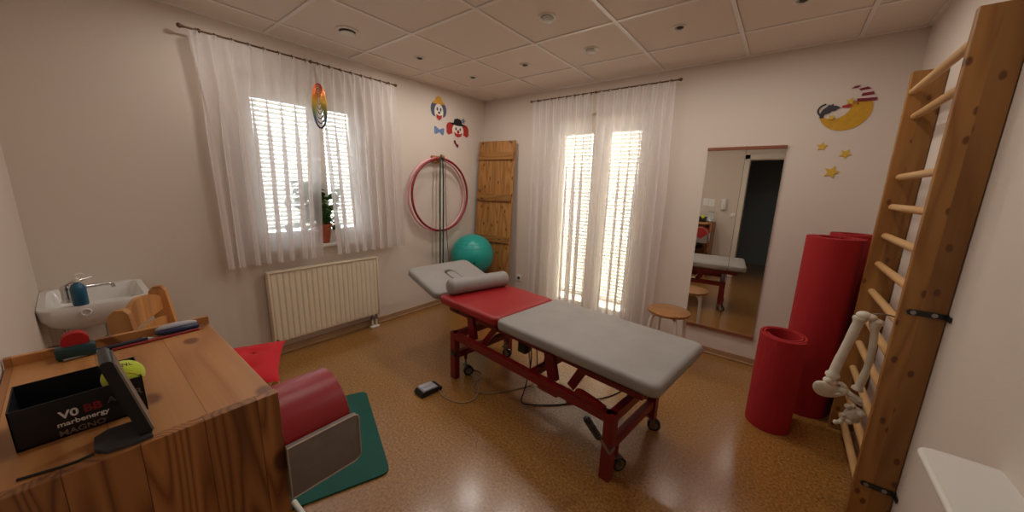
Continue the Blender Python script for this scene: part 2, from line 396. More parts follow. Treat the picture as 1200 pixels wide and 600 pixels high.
# ------------------------------------------------------------------ windows
def sash(b, g, axis, pos, a0, a1, z0, z1, fw=.06, d=.05):
    def bx(u0, u1, w0, w1):
        if axis == 'x': b.box((pos, (u0+u1)/2, (w0+w1)/2), (d, u1-u0, w1-w0), .006)
        else: b.box(((u0+u1)/2, pos, (w0+w1)/2), (u1-u0, d, w1-w0), .006)
    bx(a0, a1, z0, z0+fw); bx(a0, a1, z1-fw, z1); bx(a0, a0+fw, z0+fw, z1-fw); bx(a1-fw, a1, z0+fw, z1-fw)
    if axis == 'x': g.box((pos, (a0+a1)/2, (z0+z1)/2), (.006, a1-a0-2*fw+.01, z1-z0-2*fw+.01))
    else: g.box(((a0+a1)/2, pos, (z0+z1)/2), (a1-a0-2*fw+.01, .006, z1-z0-2*fw+.01))
def slats(name, label, axis, pos, a0, a1, z0, z1, pitch, w, tilt):
    t = thing(name, label, 'blind', ((a0+a1)/2, pos, z0) if axis == 'y' else (pos, (a0+a1)/2, z0))
    s = MB(); z = z0+.03
    while z < z1:
        c = (pos, (a0+a1)/2, z) if axis == 'x' else ((a0+a1)/2, pos, z)
        if axis == 'x': s.box(c, (w, a1-a0, .0016), rot=(0, tilt, 0))
        else: s.box(c, (a1-a0, w, .0016), rot=(tilt, 0, 0))
        z += pitch
    s.build('slats', 'blind', t, smooth=False, world=True)
    r = MB(); c = (pos, (a0+a1)/2, z0) if axis == 'x' else ((a0+a1)/2, pos, z0)
    r.box(c, (.03, a1-a0, .025) if axis == 'x' else (a1-a0, .03, .025), .004)
    r.build('bottom_rail', 'white', t, world=True)
    k = MB()
    for q in (.2, .8):
        u = a0+(a1-a0)*q
        p0 = (pos, u) if axis == 'x' else (u, pos)
        k.cyl((*p0, z0), (*p0, z1+.03), .0012, seg=6)
    k.build('ladder_cord', 'white', t, world=True)
    r = MB(); c = (pos, (a0+a1)/2, z1+.02) if axis == 'x' else ((a0+a1)/2, pos, z1+.02)
    r.box(c, (.045, a1-a0, .035) if axis == 'x' else (a1-a0, .045, .035), .004)
    r.build('head_rail', 'white', t, world=True)
    return t
# left window: frame + two sashes + sill
b = MB(); g = MB(); X = -.13; fz0, fz1 = .9, WL[3]
ym = -2.02
b2 = MB()
def wbx(y0, y1, z0, z1, d=.07, x=X): b.box((x, (y0+y1)/2, (z0+z1)/2), (d, y1-y0, z1-z0), .004)
wbx(WL[0], WL[1], fz0, fz0+.06); wbx(WL[0], WL[1], 2.10, fz1); wbx(WL[0], WL[0]+.05, fz0+.06, 2.10); wbx(WL[1]-.05, WL[1], fz0+.06, 2.10)
fr = struct(b.build('window_1', 'frame_white', smooth=False))
b = MB()
sash(b, g, 'x', X+.01, WL[0]+.04, ym, fz0+.05, 2.11); sash(b, g, 'x', X+.01, ym, WL[1]-.04, fz0+.05, 2.11)
b.build('sash', 'frame_white', fr); g.build('pane', 'glass', fr)
MB().box((-.06, (WL[0]+WL[1])/2, .885), (.2, WL[1]-WL[0], .03), .008).build('sill', 'white', fr)
h = MB(); h.box((X+.045, ym, 1.5), (.014, .03, .06), .004); h.box((X+.058, ym, 1.47), (.012, .018, .11), .005); h.build('handle', 'white', fr)
slats('venetian_blind', 'white slatted blind outside the left window', 'x', -.19, WL[0]+.05, WL[1]-.05, 1.04, 2.12, .036, .036, .8)
# balcony door
b = MB(); Y = .13
def dbx(x0, x1, z0, z1): b.box(((x0+x1)/2, Y, (z0+z1)/2), (x1-x0, .07, z1-z0), .004)
dbx(DB[0], DB[1], 0, .05); dbx(DB[0], DB[1], 2.10, DB[3]); dbx(DB[0], DB[0]+.06, .05, 2.10); dbx(DB[1]-.06, DB[1], .05, 2.10)
dr = struct(b.build('door_1', 'frame_white', smooth=False))
b = MB(); g = MB(); xm = 1.575
sash(b, g, 'y', Y-.01, DB[0]+.05, xm, .04, 2.11, .095); sash(b, g, 'y', Y-.01, xm, DB[1]-.05, .04, 2.11, .095)
b.build('door_leaf', 'frame_white', dr); g.build('pane', 'glass', dr)
h = MB(); h.box((xm+.05, Y-.042, 1.05), (.03, .012, .13), .004); h.cyl((xm+.05, Y-.04, 1.08), (xm+.05, Y-.085, 1.08), .008); h.box((xm+.05, Y-.085, 1.02), (.018, .012, .13), .005); h.build('handle', 'white', dr)
slats('venetian_blind', 'white slatted blind behind the left leaf of the balcony door', 'y', .2, DB[0]+.1, xm-.03, .2, 2.10, .040, .042, -.8)
slats('venetian_blind', 'white slatted blind behind the right leaf of the balcony door', 'y', .2, xm+.03, DB[1]-.1, .2, 2.10, .040, .042, -.8)
struct(MB().box((1.6, 3.4, -.06), (14, 6, .1)).build('ground', 'patio', smooth=False))

# ------------------------------------------------------------------ curtains
def curtain(name, label, axis, top, bot, z0, z1, off, folds, seed, sgn, parent=None, gather=1.0, open_edge=None):
    """pleated voile: top/bot = (start,end) along the wall; folds = number of folds; sgn = direction into the room"""
    rnd = random.Random(seed); ph = [rnd.uniform(-.35, .35) for _ in range(folds+2)]; am = [rnd.uniform(.6, 1.25) for _ in range(folds+2)]
    drift = [rnd.uniform(-.35, .35) for _ in range(folds+2)]
    b = MB()
    def fn(u, v):
        t = u*folds; k = int(min(t, folds-1e-6)); fr = t-k
        a = am[k]*(1-fr)+am[k+1]*fr; dph = (ph[k]*(1-fr)+ph[k+1]*fr)*min(1, v*1.6)*2.2
        amp = (.012+.022*min(1, v*2.2)+.014*v)*a*gather
        pinch = math.exp(-((v)/.05)**2)
        wave = .8*math.sin(2*PI*t+dph)+.34*math.sin(4*PI*t+1.3+dph*2.6)+.14*math.sin(6*PI*t+dph*4)*min(1, v*3)
        d = off+amp*wave*(1-.35*pinch)
        d += .022*math.exp(-((fr-.5)/.09)**2)*math.exp(-(v/.05)**2)*(1 if v > .004 else .4)
        # hooks: pleats pinched into triples every second fold
        s = (top[0]+(top[1]-top[0])*u)*(1-v)+(bot[0]+(bot[1]-bot[0])*u)*v
        wdt = (top[1]-top[0])/folds
        s += math.cos(2*PI*t+dph)*(.26+.09*am[k])*wdt*min(1, v*2.5)+drift[k % len(drift)]*wdt*.5*v*math.sin(PI*fr)
        z = z1-(z1-z0)*v-.006*math.cos(2*PI*t/1.0)*(1-min(1, v*12))
        if axis == 'x': return Vector((d*sgn, s, z))
        return Vector((s, d*sgn, z))
    b.grid(fn, folds*24, 30)
    o = b.build(name, 'sheer', parent); 
    if label: tag(o, label, 'curtain')
    return o
def curtain_rod(label, axis, p0, p1, rings, bracket_to):
    mid = tuple((a+b2)/2 for a, b2 in zip(p0, p1)); t = thing('curtain_rod', label, 'curtain rod', (mid[0], mid[1], mid[2]))
    MB().cyl(p0, p1, .006, seg=12).build('rod', 'rod', t, world=True)
    for p in (p0, p1):
        q = MB(); q.ell(p, (.014, .014, .014), 14, 8)
        d = (Vector(p)-Vector(mid)).normalized(); q.cyl(Vector(p)-d*.02, p, .009, seg=12); q.build('finial', 'rod', t, world=True)
    for f_ in (.06, .5, .95):
        a = Vector(p0).lerp(Vector(p1), f_); e = a.copy()
        if axis == 'x': e.x = bracket_to
        else: e.y = bracket_to
        q = MB(); q.cyl(a, e, .005, seg=8); q.ell(a, (.011, .011, .014), 12, 8); q.build('bracket', 'rod', t, world=True)
    for i in range(rings):
        a = Vector(p0).lerp(Vector(p1), .02+.96*(i+.5)/rings); pts = []
        for k in range(12):
            an = 2*PI*k/12
            pts.append(a+(Vector((math.cos(an)*.014, 0, math.sin(an)*.014-.005)) if axis == 'x' else Vector((0, math.cos(an)*.014, math.sin(an)*.014-.005))))
        MB().tube(pts, .0032, 6, closed=True).build('ring', 'rod', t, world=True)
    return t
curtain_rod('short thin bronze curtain rod with rings above the radiator window', 'x', (.1, -2.86, 2.352), (.1, -1.35, 2.352), 16, 0)
curtain('sheer_curtain', 'white sheer pleated curtain panel left of the potted plant', 'x', (-2.83, -2.09), (-2.80, -2.155), .805, 2.342, .105, 8, 3, 1)
curtain('sheer_curtain', 'white sheer pleated curtain panel right of the potted plant', 'x', (-2.08, -1.37), (-2.02, -1.345), .805, 2.342, .105, 8, 5, 1)
curtain_rod('thin bronze curtain rod with rings above the balcony door', 'y', (.80, -.1, 2.366), (2.335, -.1, 2.366), 16, 0)
curtain('sheer_curtain', 'floor-length white sheer curtain panel over left leaf of balcony door', 'y', (.83, 1.545), (.85, 1.55), .025, 2.356, .105, 8, 11, -1)
curtain('sheer_curtain', 'floor-length white sheer curtain panel over right leaf of balcony door', 'y', (1.585, 2.30), (1.59, 2.285), .025, 2.356, .105, 8, 17, -1)

# ------------------------------------------------------------------ potted plant on sill
t = thing('potted_plant', 'leafy green houseplant in terracotta pot on the window sill', 'plant', (-.03, -2.06, .90))
MB().lathe([(.045, 0), (.05, .004), (.068, .14), (.076, .142), (.078, .17), (.068, .17), (.062, .15), (.01, .145)], seg=28).build('pot', 'terracotta', t)
st = MB(); rnd = random.Random(4); tips = []
for k in range(30):
    a = rnd.uniform(0, 2*PI); rr = rnd.uniform(.0, .16); hh = rnd.uniform(.2, .5)
    p = (max(-.055, min(.06, rr*.5*math.cos(a))), rr*math.sin(a)*1.2-.04, hh); tips.append(p)
    st.tube([(0, 0, .14), (p[0]*.3, p[1]*.3, .14+(hh-.14)*.6), p], .003, 6, smooth=1)
st.build('stem', 'leaf2', t)
def leafmesh(seedv, n, r):
    b = MB(); rn = random.Random(seedv)
    for _ in range(n):
        p = Vector(rn.choice(tips))+Vector((rn.uniform(-.02, .02), rn.uniform(-.04, .04), rn.uniform(-.12, .03)))
        p.x = max(-.055, min(.015, p.x)); p.z = max(.14, p.z)
        s_ = rn.uniform(.6, 1.2)*r; R = Euler((rn.uniform(-.9, .9), rn.uniform(-.9, .9), rn.uniform(0, 6.28))).to_matrix()
        prof = [(0, 0), (.35, .28), (.75, .42), (1.2, .40), (1.65, .22), (2, 0)]
        L_ = [b.bm.verts.new(p+R @ Vector((x*s_*.5, y*s_*1.0, .08*s_*math.sin(x*2)+.1*s_))) for x, y in prof[1:-1]]
        C_ = [b.bm.verts.new(p+R @ Vector((x*s_*.5, 0, .08*s_*math.sin(x*2)))) for x, y in prof]
        R_ = [b.bm.verts.new(p+R @ Vector((x*s_*.5, -y*s_*1.0, .08*s_*math.sin(x*2)+.1*s_))) for x, y in prof[1:-1]]
        for S_ in (L_, R_):
            b.bm.faces.new((C_[0], C_[1], S_[0])); b.bm.faces.new((C_[-1], S_[-1], C_[-2]))
            for i in range(3): b.bm.faces.new((C_[i+1], C_[i+2], S_[i+1], S_[i]))
    return b
leafmesh(1, 230, .062).build('leaves', 'leaf', t); leafmesh(2, 45, .055).build('leaves', 'leaf2', t)

# window spinner hanging in the gap of the curtains
t = thing('wind_spinner', 'oval rainbow wind spinner hanging before the left window', 'ornament', (.145, -2.085, 2.025))
cols = [(srgb(190, 60, 30)), srgb(206, 110, 40), srgb(200, 160, 60), srgb(120, 130, 70), srgb(60, 80, 100), srgb(40, 44, 60)]
def rainbow():
    m, nt, out = new_mat('spinner_rainbow'); Lk = nt.links.new
    b_ = N(nt, 'ShaderNodeBsdfPrincipled'); Lk(b_.outputs[0], out.inputs[0]); b_.inputs['Metallic'].default_value = .5; b_.inputs['Roughness'].default_value = .3
    tc = N(nt, 'ShaderNodeTexCoord'); se = N(nt, 'ShaderNodeSeparateXYZ'); Lk(tc.outputs['Object'], se.inputs[0])
    mr = N(nt, 'ShaderNodeMapRange'); mr.inputs[1].default_value = .16; mr.inputs[2].default_value = -.17; Lk(se.outputs[2], mr.inputs[0])
    r = ramp(nt, [(i/5, c_) for i, c_ in enumerate(cols)]); Lk(mr.outputs[0], r.inputs[0]); Lk(r.outputs[0], b_.inputs['Base Color']); return m
M['rainbow'] = rainbow()
for k in range(6):
    s_ = 1-k*.16; zc = .0; b = MB(); pts = []
    ang = .35+k*.06
    for q in range(36):
        a = 2*PI*q/36; u = math.cos(a)*.078*s_; w = math.sin(a)*.165*s_-(.0)
        pts.append((u*math.sin(ang)*.5, u*math.cos(ang)*.62, w+.018*k*.5))
    b.tube(pts, .0046 if k else .007, 6, closed=True); b.build('ring', 'rainbow', t)
MB().cyl((0, 0, .16), (0, 0, .315), .0008, seg=5).build('thread', 'white', t)

# ------------------------------------------------------------------ radiator
t = thing('radiator', 'cream panel radiator on wall beneath the short-curtained window', 'radiator', (0, -2.09, .13))
y0, y1, rx = -.465, .465, .035
b = MB(); nfl = 21; ht = .6
def prof(u):
    t_ = u*nfl; fr = t_-math.floor(t_); return .008*(1 if .3 < fr < .85 else 0 if fr < .15 or fr > .98 else ((fr-.15)/.15 if fr < .3 else (.98-fr)/.13))
b2_ = MB(); n_ = nfl*12
ff = [b2_.bm.verts.new((0, 0, 0))]; b2_.bm.verts.remove(ff[0])
def rfn(u, v):
    e = min(1, min(v, 1-v)/.045); return Vector((.092+prof(u)*e, y0+.012+(y1-y0-.024)*u, .012+(ht-.03)*v))
b2_.grid(rfn, n_, 24); b2_.build('front_panel', 'radiator', t)
b = MB(); b.box((.055, 0, ht/2), (.014, y1-y0-.02, ht-.03)); b.box((.088, 0, ht/2), (.006, y1-y0-.022, ht-.03)); b.build('back_panel', 'radiator', t)
b = MB(); b.box((.073, y0+.006, ht/2), (.072, .012, ht), .005); b.build('side_cover', 'radiator', t)
b = MB(); b.box((.073, y1-.006, ht/2), (.072, .012, ht), .005); b.build('side_cover', 'radiator', t)
b = MB()
b.box((.073, 0, ht-.006), (.07, y1-y0-.02, .012), .004)
for k in range(30): b.box((.073, y0+.03+k*(y1-y0-.06)/29, ht+.0012), (.046, .006, .002))
b.build('top_grille', 'radiator', t)
for yy_ in (-.3, .3): MB().box((.03, yy_, ht-.12), (.06, .04, .08), .004).build('wall_bracket', 'radiator', t)
v = MB()
for yy_ in (.39, .435): v.cyl((.075, yy_, .02), (.075, yy_, -.045), .011); 
v.box((.075, .4125, -.03), (.03, .075, .026), .006); v.build('valve', 'steel', t)
v = MB()
for yy_ in (.39, .435): v.cyl((.075, yy_, -.04), (.075, yy_, -.122), .008)
v.box((.075, .4125, -.12), (.05, .085, .018), .004); v.build('pipe', 'white', t)
v = MB(); v.cyl((.075, y1-.002, .56), (.075, y1+.02, .56), .012); v.build('air_valve', 'steel', t)
v = MB(); v.cyl((.102, y0+.02, .03), (.106, y0+.02, .03), .009); v.build('plug', 'dgrey', t)

# ------------------------------------------------------------------ wall decor
def flat(poly, mat, parent, plane, o, name, layer=0, th=.004, smooth=0):
    """plane 'back': u=+x v=+z facing -y; 'left': u=+y, v=+z facing +x"""
    b = MB()
    if plane == 'back': b.prism(poly, th, (o[0], 0-max(0, layer-1)*.0015, o[1]), (1, 0, 0), (0, 0, 1))
    else: b.prism(poly, th, (max(0, layer-1)*.0015, o[0], o[1]), (0, 1, 0), (0, 0, 1))
    return b.build(name, mat, parent, smooth=False, world=True)
def circ(cx, cy, rx_, ry_=None, n=24, rot=0):
    ry_ = ry_ or rx_; c_, s_ = math.cos(rot), math.sin(rot)
    return [(cx+rx_*math.cos(a)*c_-ry_*math.sin(a)*s_, cy+rx_*math.cos(a)*s_+ry_*math.sin(a)*c_) for a in [2*PI*i/n for i in range(n)]]
def starp(r, rot=0, cx=0, cy=0):
    return [(cx+(r if i % 2 == 0 else r*.45)*math.sin(rot+PI*i/5), cy+(r if i % 2 == 0 else r*.45)*math.cos(rot+PI*i/5)) for i in range(10)]
# crescent moon with nightcap and cat (back wall)
t = thing('moon_decoration', 'yellow crescent moon with striped nightcap and grey cat on wall', 'wall decoration', (3.42, 0, 2.03))
O = (3.42, 2.03)
outer = [(.135*math.cos(math.radians(a))-.01, .135*math.sin(math.radians(a))-.0) for a in range(-168, 34, 8)]
inner = [(.105, .045), (.06, .055), (.035, .05), (.02, .035), (-.02, .03), (-.022, .018), (.02, .016), (.012, .0), (-.005, -.03), (-.04, -.052), (-.085, -.055), (-.125, -.035)]
flat(outer+inner, 'yellow', t, 'back', O, 'crescent', 1)
flat([(-.03, .03), (.0, .035), (.02, .034), (.02, .02), (-.0, .014), (-.03, .018)], 'red_paint', t, 'back', O, 'nose', 4, th=.003)
cap = [(.04, .055), (.128, .055), (.125, .085), (.11, .115), (.085, .14), (.05, .15), (.02, .148), (.01, .138), (.03, .132), (.05, .122), (.058, .10), (.055, .075)]
flat(cap, 'palepink', t, 'back', O, 'nightcap', 2)
for s_ in ([(.038, .048), (.135, .048), (.135, .066), (.04, .068)], [(.055, .082), (.12, .085), (.112, .105), (.06, .100)], [(.048, .118), (.098, .124), (.08, .139), (.036, .13)], [(.0, .138), (.014, .15), (.045, .153), (.03, .138)]):
    flat(s_, 'maroon', t, 'back', O, 'cap_stripe', 5, th=.003)
flat(circ(.045, .038, .005), 'maroon', t, 'back', O, 'eye', 5, th=.003)
cat = [(-.145, -.04), (-.12, -.045), (-.115, -.02), (-.09, -.012), (-.08, .0), (-.06, .0), (-.055, .012), (-.035, .018), (-.055, .032), (-.075, .035), (-.08, .05), (-.092, .038), (-.10, .045), (-.112, .03), (-.13, .015), (-.14, -.01), (-.137, -.03)]
flat(cat, 'catgrey', t, 'back', O, 'cat', 3)
b = MB(); b.tube([(O[0]-.135, -.008, O[1]-.03), (O[0]-.158, -.008, O[1]-.0), (O[0]-.15, -.008, O[1]+.035), (O[0]-.118, -.008, O[1]+.05)], .005, 8, smooth=2); b.build('cat_tail', 'catgrey', t, world=True)
for (px, pz, r, ro, lab) in ((3.428, 2.082, .026, .2, 'small gold wooden star inside the curve of the moon'), (3.345, 1.985, .022, .5, 'small gold wooden star beside the grey cat'), (3.325, 1.79, .034, .1, 'gold wooden star hanging at left below the moon'), (3.458, 1.735, .036, .5, 'dull gold wooden star at right below the moon'), (3.405, 1.61, .048, .3, 'largest gold wooden star, lowest below the moon')):
    o = MB().prism(starp(r, ro), .005, (px, -.011 if r < .03 else 0, pz), (1, 0, 0), (0, 0, 1)).build('wooden_star', 'star', smooth=False); tag(o, lab, 'star')
# clown heads (left wall)
def flatL(poly, mat, parent, o, name, layer=0): return flat(poly, mat, parent, 'left', o, name, layer)
t = thing('clown_decoration', 'painted clown head with orange hat, higher on the left wall', 'wall decoration', (0, -.745, 2.26)); O = (-.745, 2.26)
flatL(circ(-.06, -.01, .05, .075), 'slate', t, O, 'hair', 1); flatL(circ(.06, -.005, .05, .075), 'slate', t, O, 'hair', 1)
flatL(circ(0, -.03, .062, .085), 'face_paint', t, O, 'face', 2)
flatL([(-.085, .045), (.085, .055), (.08, .075), (.05, .08), (.035, .12), (.0, .135), (-.04, .115), (-.052, .075), (-.085, .065)], 'orange_paint', t, O, 'hat', 3)
for s_ in (-1, 1): flatL(circ(.024*s_, -.005, .011, .02), 'slate', t, O, 'eye', 4)
flatL(circ(0, -.04, .014), 'black', t, O, 'nose', 5)
flatL([(-.04, -.06), (0, -.072), (.04, -.06), (.035, -.095), (.0, -.12), (-.035, -.095)], 'red_paint', t, O, 'mouth', 4)
t = thing('clown_decoration', 'painted clown head with black bowler hat and red hair', 'wall decoration', (0, -.46, 2.085)); O = (-.46, 2.085)
for s_ in (-1, 1):
    flatL(circ(.115*s_, -.0, .06, .062), 'red_paint', t, O, 'hair', 1); flatL(circ(.14*s_, -.035, .035, .04), 'red_paint', t, O, 'hair', 2)
flatL(circ(0, -.02, .09, .085), 'face_paint', t, O, 'face', 2)
flatL([(-.11, .045), (.0, .035), (.11, .045), (.105, .06), (.065, .065), (.055, .105), (.0, .12), (-.055, .105), (-.065, .065), (-.105, .06)], 'black', t, O, 'hat', 3)
flatL(starp(.034, .2, .09, .105), 'blue_paint', t, O, 'hat_flower', 4)
for s_ in (-1, 1): flatL(circ(.033*s_, .0, .01, .017), 'black', t, O, 'eye', 4)
flatL(circ(0, -.03, .02), 'red_paint', t, O, 'nose', 5)
flatL([(-.065, -.035), (-.03, -.052), (.03, -.052), (.065, -.035), (.05, -.078), (.0, -.095), (-.05, -.078)], 'red_paint', t, O, 'mouth', 4)
O = (-.735, 2.075)
o = flat([(-.07, .04), (-.055, .045), (0, .012), (.05, .035), (.07, .03), (.062, -.03), (.045, -.045), (0, -.01), (-.05, -.04), (-.068, -.03)], 'blue_paint', None, 'left', (-.74, 2.03), 'bow_tie', 1); tag(o, 'blue painted wooden bow tie left of the bowler-hatted clown', 'wall decoration')
o = flat([(-.04, .045), (-.015, .045), (.0, .01), (.035, -.0), (.03, -.035), (.005, -.03), (-.02, .0), (-.035, .01)], 'maroon', None, 'left', (-.485, 1.91), 'wooden_hand', 1); tag(o, 'small maroon cut-out below the bowler-hatted clown', 'wall decoration')

# ------------------------------------------------------------------ peg, hoops, bands
t = thing('wall_peg', 'wooden wall peg block carrying hoops and green bands', 'wall hook', (0, -.815, 1.715))
MB().box((.02, 0, 0), (.04, .11, .075), .006).build('block', 'peg', t)
b = MB(); b.cyl((.035, .02, .01), (.125, .02, .025), .014); b.ell((.128, .02, .0255), (.02, .02, .02), 16, 10); b.build('peg', 'peg', t)
def hoop(name, lab, x, mat, R, w, cz, cy, tilt=0):
    b = MB(); pts = [(x+math.sin(a)*R*tilt, cy+math.cos(a)*R, cz+math.sin(a)*R) for a in [2*PI*i/72 for i in range(72)]]
    b.tube(pts, w, 12, closed=True); o = b.build(name, mat); return tag(o, lab, 'hoop', 'gymnastic hoops on the wall peg')
hoop('gymnastic_hoop', 'pink gymnastic hoop hanging closest to the wall', .04, 'hoop_pink', .405, .0125, 1.315, -.80)
hoop('gymnastic_hoop', 'dark red gymnastic hoop hanging in front of the pink hoop', .098, 'hoop_red', .40, .0125, 1.32, -.80)
def strand(name, lab, pts, r, mat, cat):
    o = MB().tube(pts, r, 8, smooth=2).build(name, mat); return tag(o, lab, cat)
strand('resistance_band', 'dark green elastic band looped over the peg, left one', [(.126, -.86, .42), (.13, -.855, .8), (.128, -.85, 1.3), (.118, -.83, 1.7), (.108, -.815, 1.757), (.106, -.795, 1.757), (.115, -.79, 1.7), (.132, -.80, 1.3), (.128, -.812, .8), (.126, -.815, .42), (.126, -.835, .38), (.126, -.855, .40)], .0085, 'band_green', 'elastic band')
strand('skipping_rope', 'thin brown rope hanging beside the green band', [(.112, -.785, 1.752), (.12, -.765, 1.74), (.121, -.76, 1.3), (.121, -.75, .8), (.121, -.70, .45), (.121, -.66, .4)], .004, 'rope', 'rope')

# ------------------------------------------------------------------ leaning board, ball, pouf, socket
t = thing('plank_door', 'old pine plank door with crossbars leaning in the corner', 'door', (.32, -.17, 0), 0)
ang = math.radians(8)
Rz = Matrix.Rotation(ang, 4, 'Z'); tl_ = math.atan2(.125, 1.97)
Mt = Matrix.Translation((.325, -.215, 0)) @ Rz @ Matrix.Rotation(-tl_, 4, 'X')
def bld(b, name, mat): b.bm.transform(wm(t).inverted() @ Mt); return b.build(name, mat, t, smooth=False)
b = MB()
for k in range(4): b.box((-.26+.065+k*.13, 0, .99), (.1285, .024, 1.98), .002)
bld(b, 'planks', 'board')
for z in (.22, .79, 1.30, 1.80): bld(MB().box((0, -.022, z), (.50, .022, .085), .003), 'crossbar', M['crossbar'])
for x in (-.2, .21):
    bb = MB(); bb.cyl((x, -.014, 1.955), (x, -.019, 1.955), .011); bld(bb, 'hinge_pin', 'dgrey')
t = thing('foam_pouf', 'round red pouf carrying the teal ball by the plank door', 'pouf', (.45, -.53, 0))
MB().lathe([(.20, 0), (.235, .01), (.25, .05), (.25, .31), (.235, .35), (.20, .365), (.02, .368)], seg=40).build('body', 'foam_red', t)
MB().tube([(.249*math.cos(a), .249*math.sin(a), .315) for a in [2*PI*i/48 for i in range(48)]], .006, 8, closed=True).build('piping', 'vinyl_red', t)
t = thing('exercise_ball', 'shiny teal exercise ball in the corner behind the couch', 'ball', (.285, -.49, .368+.248))
b = MB(); b.ell((0, 0, 0), (.255, .255, .25), 48, 32); b.build('shell', 'ball', t)
b = MB()
for lat in (-50, -38, -26, 26, 38, 50):
    z = .25*math.sin(math.radians(lat)); r = .255*math.cos(math.radians(lat))
    b.tube([(r*math.cos(a), r*math.sin(a), z) for a in [2*PI*i/48 for i in range(48)]], .0025, 6, closed=True)
b.build('ribs', 'ball', t)
MB().cyl((.19, -.16, -.045), (.197, -.166, -.047), .012).build('valve', 'dteal', t)
t = thing('wall_socket', 'double white wall socket low beside the plank door', 'socket', (.64, 0, .30))
MB().box((0, -.006, 0), (.08, .012, .08), .004).build('plate', 'white_rough', t)
MB().cyl((0, -.0125, 0), (0, -.0135, 0), .02).build('insert', 'dgrey', t)

# ------------------------------------------------------------------ mirror
t = thing('wall_mirror', 'tall two-pane wall mirror with thin wooden strips, above the skirting', 'mirror', (2.865, 0, .245))
for x0, x1 in ((2.598, 2.868), (2.870, 3.122)):
    MB().box(((x0+x1)/2, -.010, 1.02), (x1-x0, .006, 1.535)).build('pane', 'mirror', t, smooth=False, world=True)
MB().box((2.86, -.004, 1.02), (.52, .006, 1.52)).build('backing', 'dgrey', t, smooth=False, world=True)
for z, lab in ((1.797, 0), (.243, 0)):
    MB().box((2.86, -.011, z), (.535, .02, .026), .003).build('strip', 'mirwood', t, smooth=False, world=True)
MB().box((2.869, -.022, 1.797), (.008, .004, .03), .001).build('clip', 'mirwood', t, smooth=False, world=True)

# ------------------------------------------------------------------ stool
t = thing('round_stool', 'round wooden stool with white bent tube legs below the mirror', 'stool', (2.535, -.43, 0))
MB().lathe([(.15, .435), (.163, .439), (.168, .449), (.166, .459), (.158, .463), (.001, .463)], seg=40).build('seat', 'stoolwood', t)
for k in range(4):
    a = math.radians(38+90*k); d = Vector((math.cos(a), math.sin(a), 0))
    MB().tube([d*.03+Vector((0, 0, .425)), d*.10+Vector((0, 0, .425)), d*.14+Vector((0, 0, .40)), d*.15+Vector((0, 0, .33)), d*.165+Vector((0, 0, 0.004))], .0135, 12, smooth=2).build('leg', 'white', t)
    o = MB().cyl(d*.165+Vector((0, 0, 0)), d*.164+Vector((0, 0, .02)), .014).build('foot_cap', 'white_rough', t)
MB().cyl((.0, 0, .463), (.0, 0, .4645), .012).build('screw_cap', 'peg', t)

# ------------------------------------------------------------------ rolled mats
def rolled(label, cx, cy, r, h, sx=1, sy=1, lean=(0, 0), turns=3.2, start=0, th=.011):
    t = thing('rolled_mat', label, 'exercise mat', (cx, cy, 0), 0, 'rolled red foam mats in the corner')
    b = MB(); n = int(turns*44); r0 = r-turns*(th+.006)
    rows = []
    for i in range(n+1):
        a = start+2*PI*i/44; rc = r0+(r-r0)*i/n
        for_ = []
        for dr, z in ((0, 0), (0, h), (-th, h), (-th, 0)):
            rr = rc+dr; for_.append(b.bm.verts.new((rr*math.cos(a)*sx+lean[0]*z, rr*math.sin(a)*sy+lean[1]*z, z)))
        rows.append(for_)
    for i in range(n):
        for k in range(4): b.bm.faces.new((rows[i][k], rows[i+1][k], rows[i+1][(k+1) % 4], rows[i][(k+1) % 4]))
    b.bm.faces.new(rows[0]); b.bm.faces.new(rows[-1][::-1])
    b.build('foam_sheet', 'foam_red', t); return t
rolled('short upright roll of red foam mat beside the mirror', 3.288, -.82, .128, .60, 1, 1.15, (0, 0), 2.4, 3.33)
rolled('tall upright roll of red foam mat behind the short roll', 3.455, -.47, .148, 1.19, 1, 1, (-.004, -.02), 4, 1.0)
rolled('second tall roll of red foam mat, hindmost in the corner', 3.565, -.19, .13, 1.195, 1, 1, (0, 0), 4, 2.5)

# ------------------------------------------------------------------ wall bars
t = thing('wall_bars', 'tall pine wall bars fixed to the right wall', 'wall bars', (W-.07, -1.0, 0))
for yy_ in (-.61, -1.415):
    b = MB(); b.box((3.66, yy_, 1.045), (.125, .034, 2.09), .004); b.build('upright', 'ladder', t, smooth=False, world=True)
zs_ = [1.99, 1.865]+[1.553-.161*k for k in range(10)]
for i, z in enumerate(zs_):
    x = 3.618 if i == 0 else 3.645
    b = MB(); b.cyl((x, -.615, z), (x, -1.41, z), .0175, seg=16); b.build('rung', 'rung', t, world=True)
def bracket(z, yy_=-1.434):
    b = MB(); pr_ = rrect(.12, .022, .0108, 6, 0, -.011)
    b.prism(pr_, .003, (3.617, yy_-.001, z), (1, 0, 0), (0, 0, 1)); b.box((3.72, yy_-.02, z), (.005, .045, .022), .002)
    o = b.build('bracket', 'black', t, smooth=False, world=True)
    for x in (3.634, 3.69):
        q = MB(); q.cyl((x, yy_-.003, z), (x, yy_-.006, z), .0085, seg=16); q.build('screw', 'steel', o, world=True)
bracket(1.005); bracket(.208)

